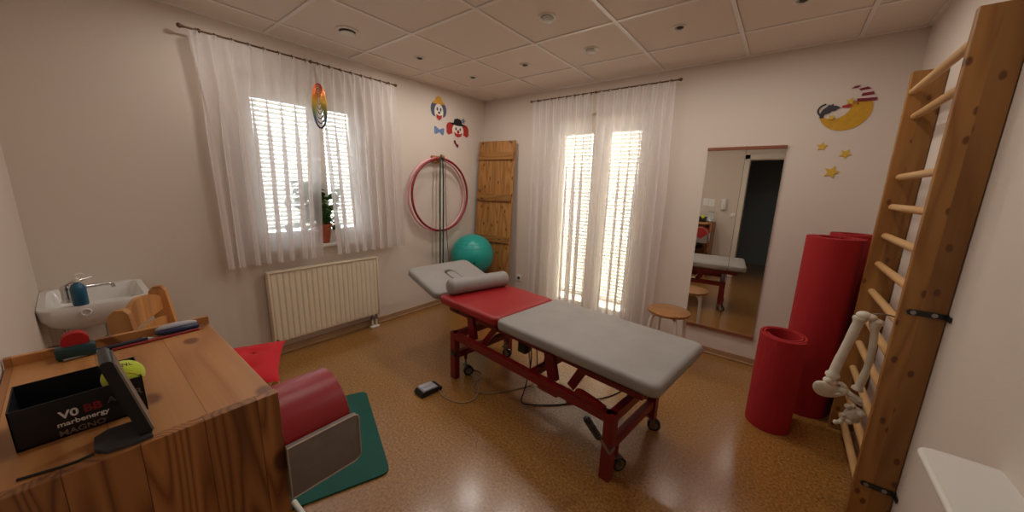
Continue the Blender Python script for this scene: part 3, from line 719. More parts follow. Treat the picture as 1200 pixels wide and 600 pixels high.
# ------------------------------------------------------------------ skeleton model hanging on the bars
t = thing('bone_model', 'ivory plastic bone model hanging from the wall bars', 'anatomical model', (3.53, -1.25, .45))
Yb = -1.25
def P(x, z, y=Yb): return (x, y, z)
b = MB(); b.tube([P(3.525, .90), P(3.517, .84), P(3.50, .74), P(3.485, .65), P(3.478, .585)], [.026, .0195, .018, .0195, .028], 14, smooth=2)
b.ell(P(3.535, .912), (.028, .024, .02)); b.ell(P(3.558, .908), (.022, .022, .017)); b.ell(P(3.478, .578), (.022, .022, .018)); b.ell(P(3.468, .566, Yb-.02), (.014, .012, .016)); b.build('long_bone', 'bone', t, world=True)
b = MB(); b.tube([P(3.575, .885), P(3.585, .80), P(3.588, .70), P(3.58, .60), P(3.57, .55)], [.02, .014, .013, .015, .022], 12, smooth=2)
b.ell(P(3.58, .89), (.026, .02, .018)); b.build('shin_bone', 'bone', t, world=True)
def blade(q): q.z += .35*q.x*q.x/.06*0.5; q.y += .25*math.sin(q.x*30)*.03; return q
b = MB(); b.ell(P(3.470, .508), (.062, .02, .046), 28, 16, blade, (0.3, .35, .2)); b.tube([P(3.47, .55), P(3.50, .565), P(3.53, .55), P(3.535, .52), P(3.51, .50), P(3.48, .505)], .0105, 10, closed=True, smooth=2)
b.ell(P(3.475, .558), (.028, .026, .022)); b.build('pelvis_blade', 'bone', t, world=True)
b = MB(); b.tube([P(3.53, .525), P(3.56, .515), P(3.59, .50)], [.018, .013, .016], 12, smooth=2); b.ell(P(3.527, .528), (.02, .018, .018)); b.tube([P(3.55, .505), P(3.58, .49), P(3.60, .485)], .011, 10, smooth=1); b.build('hip_bone', 'bone', t, world=True)
b = MB(); b.ell(P(3.58, .42), (.036, .022, .045), 20, 14, None, (0, .3, 0))
for (dx, dz, r_) in ((-.028, .04, .013), (-.01, .05, .011), (-.035, -.01, .012), (-.04, -.05, .012), (-.055, -.06, .011), (.02, .02, .018), (-.012, -.035, .014)): b.ell(P(3.58+dx, .42+dz, Yb-.01), (r_, r_, r_), 12, 8)
b.tube([P(3.555, .40), P(3.54, .365), P(3.523, .355)], [.014, .009, .011], 10, smooth=1); b.build('sacrum', 'bone', t, world=True)
b = MB(); b.tube([P(3.56, .925), P(3.60, .935), P(3.63, .93, Yb)], .003, 8, smooth=2); b.build('hanging_wire', 'steel', t, world=True)

# ------------------------------------------------------------------ white shelf at the right wall
t = thing('wall_shelf', 'white rounded wall shelf at right, nearest to the viewer', 'shelf', (W, -2.45, .735))
b = MB(); pl = [(0, 0), (0, -.9), (.145, -.9), (.145, -.03), (.136, -.01), (.115, 0)]
b.prism([(-x, y) for x, y in pl], .018, (W, -2.02, .735), (1, 0, 0), (0, 1, 0)); b.build('board', 'white_rough', t, smooth=False, world=True)
b = MB(); b.tube([(W-.002, -2.02, .744), (W-.115, -2.02, .744), (W-.138, -2.028, .744), (W-.146, -2.05, .744), (W-.146, -2.92, .744)], .010, 10, smooth=1); b.build('edge_rim', 'white', t, world=True)
for yy_ in (-2.2, -2.75): MB().box((W-.05, yy_, .69), (.1, .02, .09), .004).build('bracket', 'white', t, world=True)

# ------------------------------------------------------------------ treatment couch
bed = thing('treatment_couch', 'red and grey adjustable treatment couch in the middle of the room', 'treatment couch', (1.85, -1.505, 0), math.radians(-6.5))
def pad(x0, x1, y0_, y1_, z0, z1, rc=.06, ed=.024):
    """upholstered pad lofted from rounded-rectangle rings with a soft edge"""
    b = MB(); K = 6; h = (z1-z0); ed = min(ed, h*.48); prof_ = []
    for k in range(K+1): a = PI/2*k/K; prof_.append((ed*(1-math.sin(a)), z0+ed*(1-math.cos(a))*.8))
    for k in range(K+1): a = PI/2*k/K; prof_.append((ed*(1-math.cos(a)), z1-ed*(1-math.sin(a))*.8))
    prof_ += [(ed*2, z1+.001)]
    R = []
    for ins, z in prof_:
        R.append([b.bm.verts.new((x, y, z)) for x, y in rrect(x1-x0-2*ins, y1_-y0_-2*ins, max(rc-ins, .008), 7, x0+ins, y0_+ins)])
    n = len(R[0])
    for i_ in range(len(R)-1):
        for k in range(n): b.bm.faces.new((R[i_][k], R[i_][(k+1) % n], R[i_+1][(k+1) % n], R[i_+1][k]))
    b.bm.faces.new(R[0][::-1]); b.bm.faces.new(R[-1]); return b
pad(.006, 1.058, -.338, .315, .532, .607, .05, .03).build('foot_cushion', 'vinyl_grey', bed)
pad(-.665, -.004, -.320, .305, .532, .600, .045, .028).build('seat_cushion', 'vinyl_red', bed)
MB().box((.52, 0, .532), (.98, .58, .016), .004).build('base_board', 'black', bed)
MB().box((-.33, 0, .527), (.60, .56, .016), .004).build('base_board', 'black', bed)
# head section with face slot
hp = pad(-.48, 0, -.33, .315, -.066, 0, .06, .028); src = hp.build('src', 'vinyl_grey')
ct = MB(); ct.prism(rrect(.25, .10, .049, 8, -.335, -.055), .2, (0, 0, -.1), (1, 0, 0), (0, 1, 0)); cut = ct.build('cut', 'vinyl_grey')
md = src.modifiers.new('b', 'BOOLEAN'); md.operation = 'DIFFERENCE'; md.object = cut; md.solver = 'EXACT'
bv = src.modifiers.new('v', 'BEVEL'); bv.width = .008; bv.segments = 3; bv.limit_method = 'ANGLE'; bv.angle_limit = math.radians(60)
dg = bpy.context.evaluated_depsgraph_get(); me = bpy.data.meshes.new_from_object(src.evaluated_get(dg))
bpy.data.objects.remove(src); bpy.data.objects.remove(cut)
HT = Matrix.Translation((-.672, 0, .600)) @ Matrix.Rotation(math.radians(15.5), 4, 'Y')
me.transform(HT); hd = bpy.data.objects.new('head_cushion', me); COL.objects.link(hd); hd.parent = bed
for p in me.polygons: p.use_smooth = True
try: me.set_sharp_from_angle(angle=math.radians(40))
except Exception: pass
b = pad(-.305, -.09, -.047, .043, -.05, .004, .038, .016); b.bm.transform(HT); b.build('face_plug', 'vinyl_grey', bed)
b = MB(); b.box((-.22, 0, -.07), (.36, .5, .015), .004); b.bm.transform(HT); b.build('base_board', 'black', bed)
# under frame
def beam(b, a, c_, w, h=None):
    a, c_ = Vector(a), Vector(c_); d = c_-a; h = h or w; z = d.normalized(); up = Vector((0, 0, 1)) if abs(z.z) < .9 else Vector((1, 0, 0))
    x = z.cross(up).normalized(); y = x.cross(z); m = Matrix((x, y, z)).transposed().to_4x4(); m.translation = (a+c_)/2
    r = bmesh.ops.create_cube(b.bm, size=1)
    for v in r['verts']: v.co = m @ Vector((v.co.x*w, v.co.y*h, v.co.z*d.length))
    return b
yl, yr, xf, xh = -.33, .20, .85, -.435
fr_ = MB()
for yy_ in (yl, yr): beam(fr_, (xh, yy_, .345), (xf, yy_, .345), .04, .05)
for xx_ in (xf, xh):
    beam(fr_, (xx_, yl, .345), (xx_, yr, .345), .04, .05); beam(fr_, (xx_, yl, .185), (xx_, yr, .185), .035, .05)
beam(fr_, (.30, yl, .335), (.30, yr, .335), .04); beam(fr_, (-.2, yl, .335), (-.2, yr, .335), .04)
fr_.build('lower_frame', 'bed_red', bed, smooth=False)
for (xx_, yy_, zb) in ((xf, yl, 0), (xh, yl, 0), (xf, yr, .085), (xh-.03, yr+.07, 0)):
    b = MB(); beam(b, (xx_, yy_, zb), (xx_, yy_, .37), .045, .055); b.build('leg', 'bed_red', bed, smooth=False)
u = MB()
for yy_ in (-.24, .20): beam(u, (-.60, yy_, .495), (.98, yy_, .495), .035, .04)
for xx_ in (-.55, -.1, .35, .93): beam(u, (xx_, -.26, .495), (xx_, .24, .495), .035, .035)
beam(u, (.62, -.27, .49), (.98, -.29, .505), .03, .03)
u.build('upper_frame', 'bed_red', bed, smooth=False)
for yy_ in (-.26, .16):
    for (a, c_, w) in (((.44, .34), (.40, .49), .065), ((.56, .35), (.64, .50), .05), ((-.30, .34), (-.33, .50), .065), ((-.18, .35), (-.06, .50), .04)):
        b = MB(); beam(b, (a[0], yy_, a[1]), (c_[0], yy_, c_[1]), .012 if w < .06 else .03, w); b.build('lift_arm', 'bed_red', bed, smooth=False)
b = MB(); beam(b, (-.05, -.05, .40), (.42, -.05, .46), .05, .05); b.cyl((-.2, -.05, .385), (-.05, -.05, .405), .018); b.build('lift_motor', 'dgrey', bed, smooth=False)
b = MB(); b.box((.12, -.17, .43), (.07, .06, .13), .008); b.build('control_box', 'black', bed)
b = MB(); b.prism([(0, 0), (.17, 0), (.17, .01), (.03, .035), (0, .03)], .035, (.64, yl+.02, .372), (1, 0, 0), (0, 0, 1)); b.build('gusset', 'bed_red', bed, smooth=False)
b = MB(); b.box((.46, yl-.003, .312), (.14, .035, .018), .002); b.cyl((.60, yl, .318), (.60, yl, .30), .014); b.build('rail_clamp', 'bed_red', bed, smooth=False)
b = MB(); b.box((xh+.02, yl-.024, .212), (.055, .022, .035), .006); b.build('latch', 'black', bed)
b = MB(); b.box((-.50, -.27, .515), (.07, .03, .03), .006); b.build('hinge_knob', 'black', bed)
b = MB(); b.tube([(-.66, .0, .53), (-.80, 0, .49), (-.98, 0, .61)], .012, 8, smooth=1); b.build('head_strut', 'steel', bed)
def caster(x, y, a, top):
    t = MB(); R = .038; dx, dy = math.cos(a), math.sin(a)
    t.cyl((x, y, top-.01), (x, y, top+.05), .009)
    for s_ in (-1, 1):
        nx, ny = -dy*s_*.016, dx*s_*.016
        beam(t, (x+nx, y+ny, top), (x+nx+dx*.022, y+ny+dy*.022, R), .024 if 0 else .004, .03)
    t.box((x, y, top), (.045, .04, .006), rot=(0, 0, a)); ca = t.build('caster', 'steel', bed, smooth=False)
    w = MB(); cx, cy = x+dx*.022, y+dy*.022
    w.cyl((cx-dy*-.012, cy-dx*.012, R), (cx+dy*-.012, cy+dx*.012, R), R, seg=28); w.build('wheel', 'rubber', ca)
    h_ = MB(); h_.cyl((cx-dy*-.0135, cy-dx*.0135, R), (cx+dy*-.0135, cy+dx*.0135, R), R*.68, seg=20); h_.build('hub', 'steel', ca)
caster(xf+.01, yl+.075, 1.1, .095); caster(xf+.0, yr-.0, .4, .095); caster(xh+.035, yl+.075, 1.2, .095); caster(xh+.02, yr-.02, .4, .095)
for x_, y_, z_ in ((xf+.01, yl+.07, .09), (xh+.035, yl+.075, .14), (xh+.02, yr-.02, .14)):
    b = MB(); beam(b, (x_, y_, z_), (x_, y_, .18), .018, .018); b.build('caster_post', 'bed_red', bed, smooth=False)
lv = MB(); p0 = Vector((2.685, -1.985, .195)); p1 = Vector((2.655, -2.215, .50)); lv.cyl(p0, p1, .0065); lv.cyl(p0, (2.685, -1.93, .19), .008)
lv_o = lv.build('brake_lever', 'steel', bed, world=True)
b = MB(); q0 = p0.lerp(p1, .5); b.cyl(q0, p1, .0135, .015)
for i in range(7): c_ = q0.lerp(p1, .08+i*.14); b.cyl(c_, c_+(p1-p0).normalized()*.006, .0165)
b.ell(p1, (.015, .015, .015), 14, 8); b.build('grip', 'black', lv_o, world=True)
# neck roll
t = thing('neck_roll', 'grey vinyl neck roll lying across the red couch section', 'bolster', (0, 0, 0))
m_ = wm(bed); a = m_ @ Vector((-.60, -.275, .600+.064)); c_ = m_ @ Vector((-.515, .275, .600+.064))
t.location = ((a+c_)/2)-Vector((0, 0, .064)); d = (c_-a); t.rotation_euler = (0, 0, math.atan2(d.y, d.x))
hl = d.length/2
b = MB(); pr_ = []
for k in range(9): an = PI/2*k/8; pr_.append((.001 if k == 0 else .064*math.sin(an)**.6, -hl+.035*(1-math.cos(an))))
pr_ = pr_+[(r_, -z_) for r_, z_ in reversed(pr_)]
b.lathe(pr_, seg=36); b.bm.transform(Matrix.Translation((0, 0, .064)) @ Matrix.Rotation(PI/2, 4, 'Y'))
for v in b.bm.verts: v.co.z = max(.0015, v.co.z)
b.build('cover', 'vinyl_grey', t)
for s_ in (-1, 1):
    b = MB(); b.tube([(s_*(hl-.028), .0615*math.cos(q), .064+.0615*math.sin(q)) for q in [2*PI*i/40 for i in range(40)]], .0028, 6, closed=True); b.build('seam', 'vinyl_grey', t)

# foot switch + cable
t = thing('foot_switch', 'grey and black foot switch with cable on the floor left of the couch', 'foot switch', (1.378, -2.035, 0), math.radians(-6))
b = MB(); b.prism([(-.08, 0), (.08, 0), (.085, .012), (.078, .03), (-.07, .038), (-.085, .014)], .095, (-.0475, 0, 0), (0, 1, 0), (0, 0, 1)); b.build('housing', 'black', t, smooth=False)
for s_ in (-1, 1):
    b = MB(); b.prism([(-.062, 0), (.05, 0), (.046, .010), (-.056, .010)], .041, (s_*.0225-.0205, 0, .0345), (0, 1, -.035), (0, .035, 1)); b.build('pedal', 'case_grey', t, smooth=False)
cp = [(1.40, -1.96), (1.43, -1.985), (1.50, -2.01), (1.60, -2.01), (1.68, -1.965), (1.70, -1.88), (1.62, -1.77), (1.53, -1.72), (1.45, -1.69), (1.40, -1.645), (1.44, -1.60), (1.51, -1.615), (1.55, -1.69), (1.56, -1.76), (1.60, -1.83), (1.66, -1.83), (1.73, -1.78), (1.80, -1.68), (1.87, -1.56), (1.90, -1.47)]
pts = [(x, y, .0045+(.006 if 12 < i < 16 or i in (7,) else 0)) for i, (x, y) in enumerate(cp)]+[(1.915, -1.46, .12), (1.93, -1.50, .30), (1.945, -1.56, .42)]
pts[0] = (1.40, -1.962, .015)
o = MB().tube(pts, .0042, 8, smooth=3).build('control_cable', 'cable'); tag(o, 'beige coiled cable from the foot switch to the couch', 'cable')
o = MB().tube([(1.95, -1.62, .44), (2.0, -1.66, .30), (1.99, -1.72, .12), (1.97, -1.74, .02), (2.02, -1.70, .005), (2.2, -1.55, .0045), (2.5, -1.1, .0045), (2.3, -.6, .0045), (1.0, -.15, .0045), (.70, -.12, .0045)], .004, 8, smooth=3).build('power_cable', 'rubber'); tag(o, 'dark power cable hanging from the couch motor to the floor', 'cable')
o = MB().tube([(1.99, -1.70, .42), (2.04, -1.74, .33), (2.05, -1.76, .26), (2.09, -1.76, .24), (2.13, -1.73, .32), (2.12, -1.69, .44)], .0035, 8, smooth=3).build('power_cable', 'rubber'); tag(o, 'short dark cable loop hanging below the couch motor', 'cable')

# ------------------------------------------------------------------ green mat
o = MB(); cx, cy = 1.80, -2.61; ux, uy = -.933, .36; vx, vy = -.36, -.933
o.prism(rrect(.80, .50, .045, 6), .010, (cx, cy, .010), (ux, uy, 0), (vx, vy, 0)); o = o.build('floor_mat', 'mat_green', smooth=False); tag(o, 'dark green foam mat with rounded corners on the floor by the cabinet', 'mat')
if min(v.co.z for v in o.data.vertices) < -.0001:
    for v in o.data.vertices: v.co.z += .01
else:
    mz = min(v.co.z for v in o.data.vertices)
    for v in o.data.vertices: v.co.z -= mz-.0005

# ------------------------------------------------------------------ wooden chair + cushion
ch = thing('wooden_chair', 'pine chair with arched scalloped back slats behind the cabinet', 'chair', (1.035, -3.06, 0), math.radians(-24))
def lbox(name, c_, d_, bev=.006, rot=None, mat='chair_wood'): return MB().box(c_, d_, bev, rot).build(name, mat, ch)
sb = MB(); sb.prism(rrect(.42, .42, .04, 5, -.21, -.21), .024, (0, 0, .43), (1, 0, 0), (0, 1, 0)); sb.build('seat', 'chair_wood', ch, smooth=False)
for s_ in (-1, 1):
    # back post boards: one tapered board from floor to rounded top
    pl = [(-.25, 0), (-.205, 0), (-.18, .43), (-.19, .62), (-.215, .84), (-.22, .885), (-.235, .905), (-.262, .905), (-.28, .885), (-.285, .85), (-.262, .62), (-.225, .43)]
    b = MB(); b.prism(pl, .032, (s_*.185-.016, 0, 0), (0, 1, 0), (0, 0, 1)); b.build('back_post', 'chair_wood', ch, smooth=False)
    lbox('leg', (s_*.185, .185, .215), (.038, .038, .43)); lbox('side_rail', (s_*.185, 0, .39), (.022, .36, .07)); lbox('stretcher', (s_*.185, -.02, .15), (.018, .38, .03))
lbox('front_rail', (0, .19, .39), (.34, .022, .07))
def slat(zb, zt, arch, bow, y):
    b = MB(); n = 20; F = []
    for i in range(n+1):
        q = -1+2*i/n; x = q*.172; zu = zt+arch*(math.cos(q*PI/2)**.7 if abs(q) < 1 else 0); zl = zb+bow*math.cos(q*PI/2); yy_ = y-.018*math.cos(q*PI/2)
        F.append([b.bm.verts.new(v) for v in ((x, yy_, zl), (x, yy_, zu), (x, yy_-.018, zu), (x, yy_-.018, zl))])
    for i in range(n):
        for k in range(4): b.bm.faces.new((F[i][k], F[i+1][k], F[i+1][(k+1) % 4], F[i][(k+1) % 4]))
    b.bm.faces.new(F[0][::-1]); b.bm.faces.new(F[-1]); return b
slat(.79, .85, .05, -.012, -.236).build('back_slat', 'chair_wood', ch); slat(.695, .75, .012, -.02, -.228).build('back_slat', 'chair_wood', ch)
t = thing('seat_cushion', 'bright red tufted square cushion on the pine chair', 'cushion', (1.055, -3.025, .455), math.radians(-22))
b = MB()
def cf(u, v, top):
    x, y = (u-.5)*2, (v-.5)*2; ex = .235+.018*abs(y)**3*1; ey = .205+.018*abs(x)**3
    e = (1-abs(x)**4)*(1-abs(y)**4); dim = sum(math.exp(-((x-a)**2+(y-c)**2)/.03) for a in (-.4, .4) for c in (-.4, .4))
    z = .03+(.036*e**.6-.018*dim*e)*(1 if top else -.75); return Vector((x*ex, y*ey, max(z, .0015)))
b.grid(lambda u, v: cf(u, v, 1), 36, 36); b.grid(lambda u, v: cf(u, v, 0), 36, 36); bmesh.ops.remove_doubles(b.bm, verts=b.bm.verts, dist=.0004); b.build('cover', 'cushion_red', t)
for a in (-.4, .4):
    for c_ in (-.4, .4): MB().ell((a*.237, c_*.207, .051), (.009, .009, .005), 12, 8).build('button', 'foam_red', t)

# ------------------------------------------------------------------ padded chair with red roll backrest
pc = thing('padded_chair', 'padded chair with red rounded bolster and grey side pad beside cabinet', 'chair', (2.08, -3.10, 0))
b = MB(); yA, yB = -3.172, -3.002; cx, cz, R = 2.135, .742, .127
arc = [(cx+R*math.cos(a), cz+R*math.sin(a)) for a in [math.radians(-35+250*i/30) for i in range(31)]]
arc = [(x, z) for x, z in arc]
b.prism([(x, z) for x, z in arc], yB-yA, (0, yB, 0), (1, 0, 0), (0, 0, 1))
es = [e for e in b.bm.edges if abs(e.verts[0].co.y-e.verts[1].co.y) < 1e-6]
bmesh.ops.bevel(b.bm, geom=es, offset=.012, segments=3, profile=.5, affect='EDGES'); b.build('bolster', 'vinyl_red', pc, world=True)
b = MB(); b.tube([(x, yB-.002, z) for x, z in [(cx+(R-.004)*math.cos(a), cz+(R-.004)*math.sin(a)) for a in [math.radians(-30+240*i/30) for i in range(31)]]], .004, 6); b.build('piping', 'piping', pc, world=True)
PADP = [(0, .013), (0, .135), (-.004, .145), (-.014, .149), (-.186, .149), (-.186, .0), (-.02, .0), (-.008, .004)]
b = MB(); b.prism(PADP, .018, (2.264, -2.99, .632), (0, 1, 0), (0, 0, 1))
es = [e for e in b.bm.edges if abs(e.verts[0].co.x-e.verts[1].co.x) < 1e-6]; bmesh.ops.bevel(b.bm, geom=es, offset=.003, segments=2, profile=.5, affect='EDGES')
b.build('side_pad', 'felt_grey', pc, world=True)
b = MB(); b.tube([(2.282, -2.99+a_, .632+c_) for a_, c_ in PADP], .0025, 6, closed=True); b.build('piping', 'piping', pc, world=True)
b = MB(); b.prism([(-.165, 0), (.125, 0), (.125, .15), (.02, .06), (-.12, .13), (-.165, .12)], .02, (2.13, -2.985, .615), (1, 0, 0), (0, 0, 1)); b.build('rear_pad', 'felt_grey', pc, smooth=False, world=True)
b = MB(); b.lathe([(.02, .47), (.13, .475), (.155, .49), (.16, .515), (.145, .54), (.02, .545)], (2.0, -3.335, 0), 36, .95, 1); b.build('seat', 'dark_seat', pc, world=True)
b = MB(); b.tube([(2.08, -3.14, .64), (2.06, -3.19, .55), (2.03, -3.24, .475), (2.0, -3.30, .46)], .011, 10, smooth=2); b.cyl((2.0, -3.335, .06), (2.0, -3.335, .47), .022); b.build('pole', 'steel', pc, world=True)
b = MB(); b.tube([(1.62, -2.985, .012), (1.9, -2.985, .012), (2.19, -2.985, .012), (2.21, -3.0, .012), (2.21, -3.40, .012), (2.19, -3.42, .012), (1.65, -3.42, .012)], .0115, 10, smooth=1); b.cyl((2.0, -2.985, .012), (2.0, -3.42, .012), .0105); b.cyl((2.0, -3.335, .012), (2.0, -3.335, .07), .012); b.build('sled_base', 'white', pc, world=True)

# ------------------------------------------------------------------ pine cabinet / desk
cab = thing('pine_desk', 'knotty pine stand-up desk at left, nearest to the viewer', 'desk', (1.925, -3.385, 0))
ZT = .93
def cbx(name, x0, x1, y0_, y1_, z0, z1, mat, bev=.002): return MB().box(((x0+x1)/2, (y0_+y1_)/2, (z0+z1)/2), (x1-x0, y1_-y0_, z1-z0), bev).build(name, mat, cab, smooth=False, world=True)
cbx('top', 1.597, 2.24, -3.597, -3.178, ZT-.024, ZT, 'cab_top')
cbx('side_panel', 2.236, 2.262, -3.597, -3.175, .0, ZT+.002, 'cab_side')
cbx('side_panel', 1.597, 1.62, -3.597, -3.18, .0, ZT-.024, 'cab_side')
cbx('back_panel', 1.62, 2.236, -3.59, -3.578, .10, ZT-.024, 'cab_side')
cbx('rear_ledge', 1.590, 1.606, -3.597, -3.176, ZT-.03, ZT+.026, 'cab_top')
# desk-top objects
def item(name, lab, cat, loc, rz=0, group=None): return thing(name, lab, cat, loc, rz, group)
t = item('desk_display', 'black slanted desk display on a rounded foot, by the tennis ball', 'display', (2.215, -3.42, ZT))
b = MB(); b.prism(rrect(.175, .018, .008, 5, 0, -.009), .085, (2.155, -3.396, ZT+.006), (0, -.2, 1), (0, -1, -.2)); b.build('panel', 'black', t, world=True)
sd = MB(); sd.prism([(.008, -.0016), (.165, -.0016), (.165, .0016), (.008, .0016)], .0875, (2.154, -3.386, ZT+.007), (0, -.2, 1), (0, -1, -.2)); sd.build('bezel', 'steel', t, smooth=False, world=True)
sd = MB(); sd.prism([(.02, -.0006), (.155, -.0006), (.155, .0006), (.02, .0006)], .07, (2.162, -3.3855, ZT+.008), (0, -.2, 1), (0, -1, -.2)); sd.build('screen', 'screen', t, smooth=False, world=True)
b = MB(); b.prism([(-.005, .012), (-.03, .0), (-.06, -.002), (-.078, .014), (-.08, .06), (-.066, .082), (-.03, .088), (-.005, .085)], .009, (2.165, -3.385, ZT+.0005), (0, 1, 0), (1, 0, 0))
mz = min(v.co.z for v in b.bm.verts)
for v in b.bm.verts: v.co.z += ZT+.0005-mz
b.build('foot', 'dgrey', t, smooth=False, world=True)
b = MB(); b.tube([(2.23, -3.466, ZT+.004), (2.235, -3.49, ZT+.003), (2.22, -3.55, ZT+.003)], .0025, 8, smooth=1); b.build('cable', 'rubber', t, world=True)
bx = item('carton_box', 'open black cardboard box with printed letters holding the tennis ball', 'box', (2.065, -3.46, ZT+.0005))
x0, x1, y0, y1, hb = 1.985, 2.118, -3.555, -3.383, .082
b = MB(); z0 = ZT+.0005
b.box(((x0+x1)/2, (y0+y1)/2, z0+.0015), (x1-x0, y1-y0, .003))
for xx_ in (x0, x1-.002): b.box((xx_+.001, (y0+y1)/2, z0+hb/2), (.002, y1-y0, hb))
for yy_ in (y0, y1-.002): b.box(((x0+x1)/2, yy_+.001, z0+hb/2), (x1-x0, .002, hb))
b.build('carton', 'box_black', bx, smooth=False, world=True)
def boxtext(s_, size, y, z, mat, bold=0):
    mt = Matrix(((0, 0, 1, x1+.0004), (1, 0, 0, y), (0, 1, 0, z), (0, 0, 0, 1))); text_mesh('lettering', s_, size, mat, bx, mt, .0003, True, bold)
boxtext('V0', .022, -3.500, z0+.040, 'paper', .0006); boxtext('BB', .022, -3.470, z0+.040, 'pencil_red', .0006); boxtext('ATOR', .019, -3.438, z0+.044, 'steel', .0003)
boxtext('marbenergy', .014, -3.505, z0+.024, 'paper', .0003); boxtext('MAGNO', .016, -3.505, z0+.004, 'steel', .0003)
tb = item('tennis_ball', 'yellow-green tennis ball resting in the black box', 'ball', (2.082, -3.408, ZT+.080))
MB().ell((0, 0, 0), (.0335, .0335, .0335), 36, 24).build('felt', 'tennis', tb)
b = MB(); pts = []
for i in range(72):
    a = 2*PI*i/72; th = PI/2-.86*math.cos(2*a)*.62; ph_ = a+.34*math.sin(2*a)*0; r = .0332
    pts.append((r*math.sin(th)*math.cos(ph_), r*math.sin(th)*math.sin(ph_), r*math.cos(th)))
b.tube(pts, .0011, 6, closed=True); b.build('seam', 'star', tb)
def ballpt(x, y):
    # print lettering wrapped on the upper part of the ball, facing the camera
    dirn = Vector((.55, .02, .83)).normalized(); r_ = Vector((-.05, 1, 0)).normalized(); u_ = r_.cross(dirn)*-1
    p_ = (dirn+r_*(x/.034)+u_*(y/.034)).normalized()*.0337; return p_
for s_, xo in (('3', -.019), ('T', -.009), ('N', -.001), ('L', .010)):
    cu = bpy.data.curves.new('c', 'FONT'); cu.body = s_; cu.size = .013; cu.offset = .0004; tt = bpy.data.objects.new('c', cu); COL.objects.link(tt)
    dg = bpy.context.evaluated_depsgraph_get(); me = bpy.data.meshes.new_from_object(tt.evaluated_get(dg)); bpy.data.objects.remove(tt)
    for v in me.vertices: v.co = ballpt(v.co.x+xo, v.co.y+.001)
    me.materials.clear(); me.materials.append(M['black']); o = bpy.data.objects.new('lettering', me); COL.objects.link(o); o.parent = tb
# writing things along the ledge
t = item('pencil_case', 'grey and navy glasses case lying along the ledge of the desk', 'case', (1.632, -3.255, ZT))
b = MB(); b.ell((1.628, -3.262, ZT+.024), (.014, .052, .012), 24, 12); b.build('lid', 'case_grey', t, world=True)
b = MB(); b.ell((1.634, -3.262, ZT+.0135), (.018, .056, .013), 24, 12); b.build('base', 'navy', t, world=True)
def pen(name, lab, a, c_, r, mat, tipm, cat='pen', group=None):
    t = item(name, lab, cat, ((a[0]+c_[0])/2, (a[1]+c_[1])/2, ZT), 0, group); A, C_ = Vector((a[0], a[1], ZT+r+.0005+(a[2] if len(a) > 2 else 0))), Vector((c_[0], c_[1], ZT+r+.0005+(c_[2] if len(c_) > 2 else 0)))
    d_ = (C_-A).normalized(); MB().cyl(A, C_-d_*.014, r, seg=6 if 'pencil' in name else 14).build('barrel', mat, t, world=True)
    MB().cyl(C_-d_*.014, C_, r, .0008, seg=12).build('tip', tipm, t, world=True); return t
pen('pencil', 'long dark red pencil lying in front of the glasses case', (1.668, -3.41), (1.655, -3.20), .0038, 'pencil_red', 'peg', 'pencil')
pen('ballpoint_pen', 'silver pen lying beside the box on the desk', (1.665, -3.50), (1.640, -3.36), .0045, 'steel', 'black')
pen('ballpoint_pen', 'dark blue pen lying along the wooden ledge', (1.640, -3.44), (1.628, -3.33), .0048, 'navy', 'steel')
pen('marker_pen', 'thick black marker lying beside the dark blue pen', (1.652, -3.42), (1.645, -3.32), .006, 'black', 'case_grey', 'marker')
t = item('scissors', 'small silver scissors lying at the end of the desk ledge', 'scissors', (1.635, -3.20, ZT))
b = MB(); b.prism([(0, 0), (.035, .004), (.035, -.002), (.002, -.004)], .002, (1.628, -3.185, ZT+.004), (.15, -1, 0), (1, .15, 0)); b.prism([(0, 0), (.035, .006), (.035, -.002), (.002, -.004)], .002, (1.640, -3.186, ZT+.007), (-.15, -1, 0), (1, -.15, 0)); b.build('blade', 'steel', t, smooth=False, world=True)
for x in (1.632, 1.642): MB().tube([(x+.007*math.cos(a), -3.218+.007*math.sin(a), ZT+.005) for a in [2*PI*i/16 for i in range(16)]], .002, 6, closed=True).build('handle', 'black', t, world=True)
t = item('tape_dispenser', 'red and dark teal tape dispenser at the end of the ledge', 'tape dispenser', (1.64, -3.475, ZT))
MB().box((1.642, -3.475, ZT+.0195), (.045, .075, .037), .009).build('base', 'dteal', t, world=True)
b = MB(); b.cyl((1.622, -3.473, ZT+.048), (1.652, -3.473, ZT+.048), .026, seg=28); b.build('tape_roll', 'foam_red', t, world=True)

# ------------------------------------------------------------------ wash basin corner
sk = thing('wash_basin', 'white wall-hung wash basin in the corner behind the pine chair', 'sink', (.25, -3.40, .62))
b = MB(); zt = .80; sx0, sx1, sy0, sy1 = .0, .50, -3.60, -3.21
O_ = rrect(sx1-sx0, sy1-sy0, .05, 6, sx0, sy0); cxs, cys = (sx0+sx1)/2, (sy0+sy1)/2
def ringz(poly, z, f): return [b.bm.verts.new((cxs+(x-cxs)*f, cys+(y-cys)*f, z)) for x, y in poly]
rr_ = [ringz(O_, .66, .62), ringz(O_, .70, .86), ringz(O_, .745, .98), ringz(O_, zt-.006, 1.0), ringz(O_, zt, .985), ringz(O_, zt, .86), ringz(O_, zt-.02, .82), ringz(O_, .715, .70), ringz(O_, .69, .4), ringz(O_, .688, .08)]
for i in range(len(rr_)-1):
    n = len(O_)
    for k in range(n): b.bm.faces.new((rr_[i][k], rr_[i][(k+1) % n], rr_[i+1][(k+1) % n], rr_[i+1][k]))
b.bm.faces.new(rr_[0][::-1]); b.bm.faces.new(rr_[-1]); b.build('basin', 'ceramic', sk, world=True)
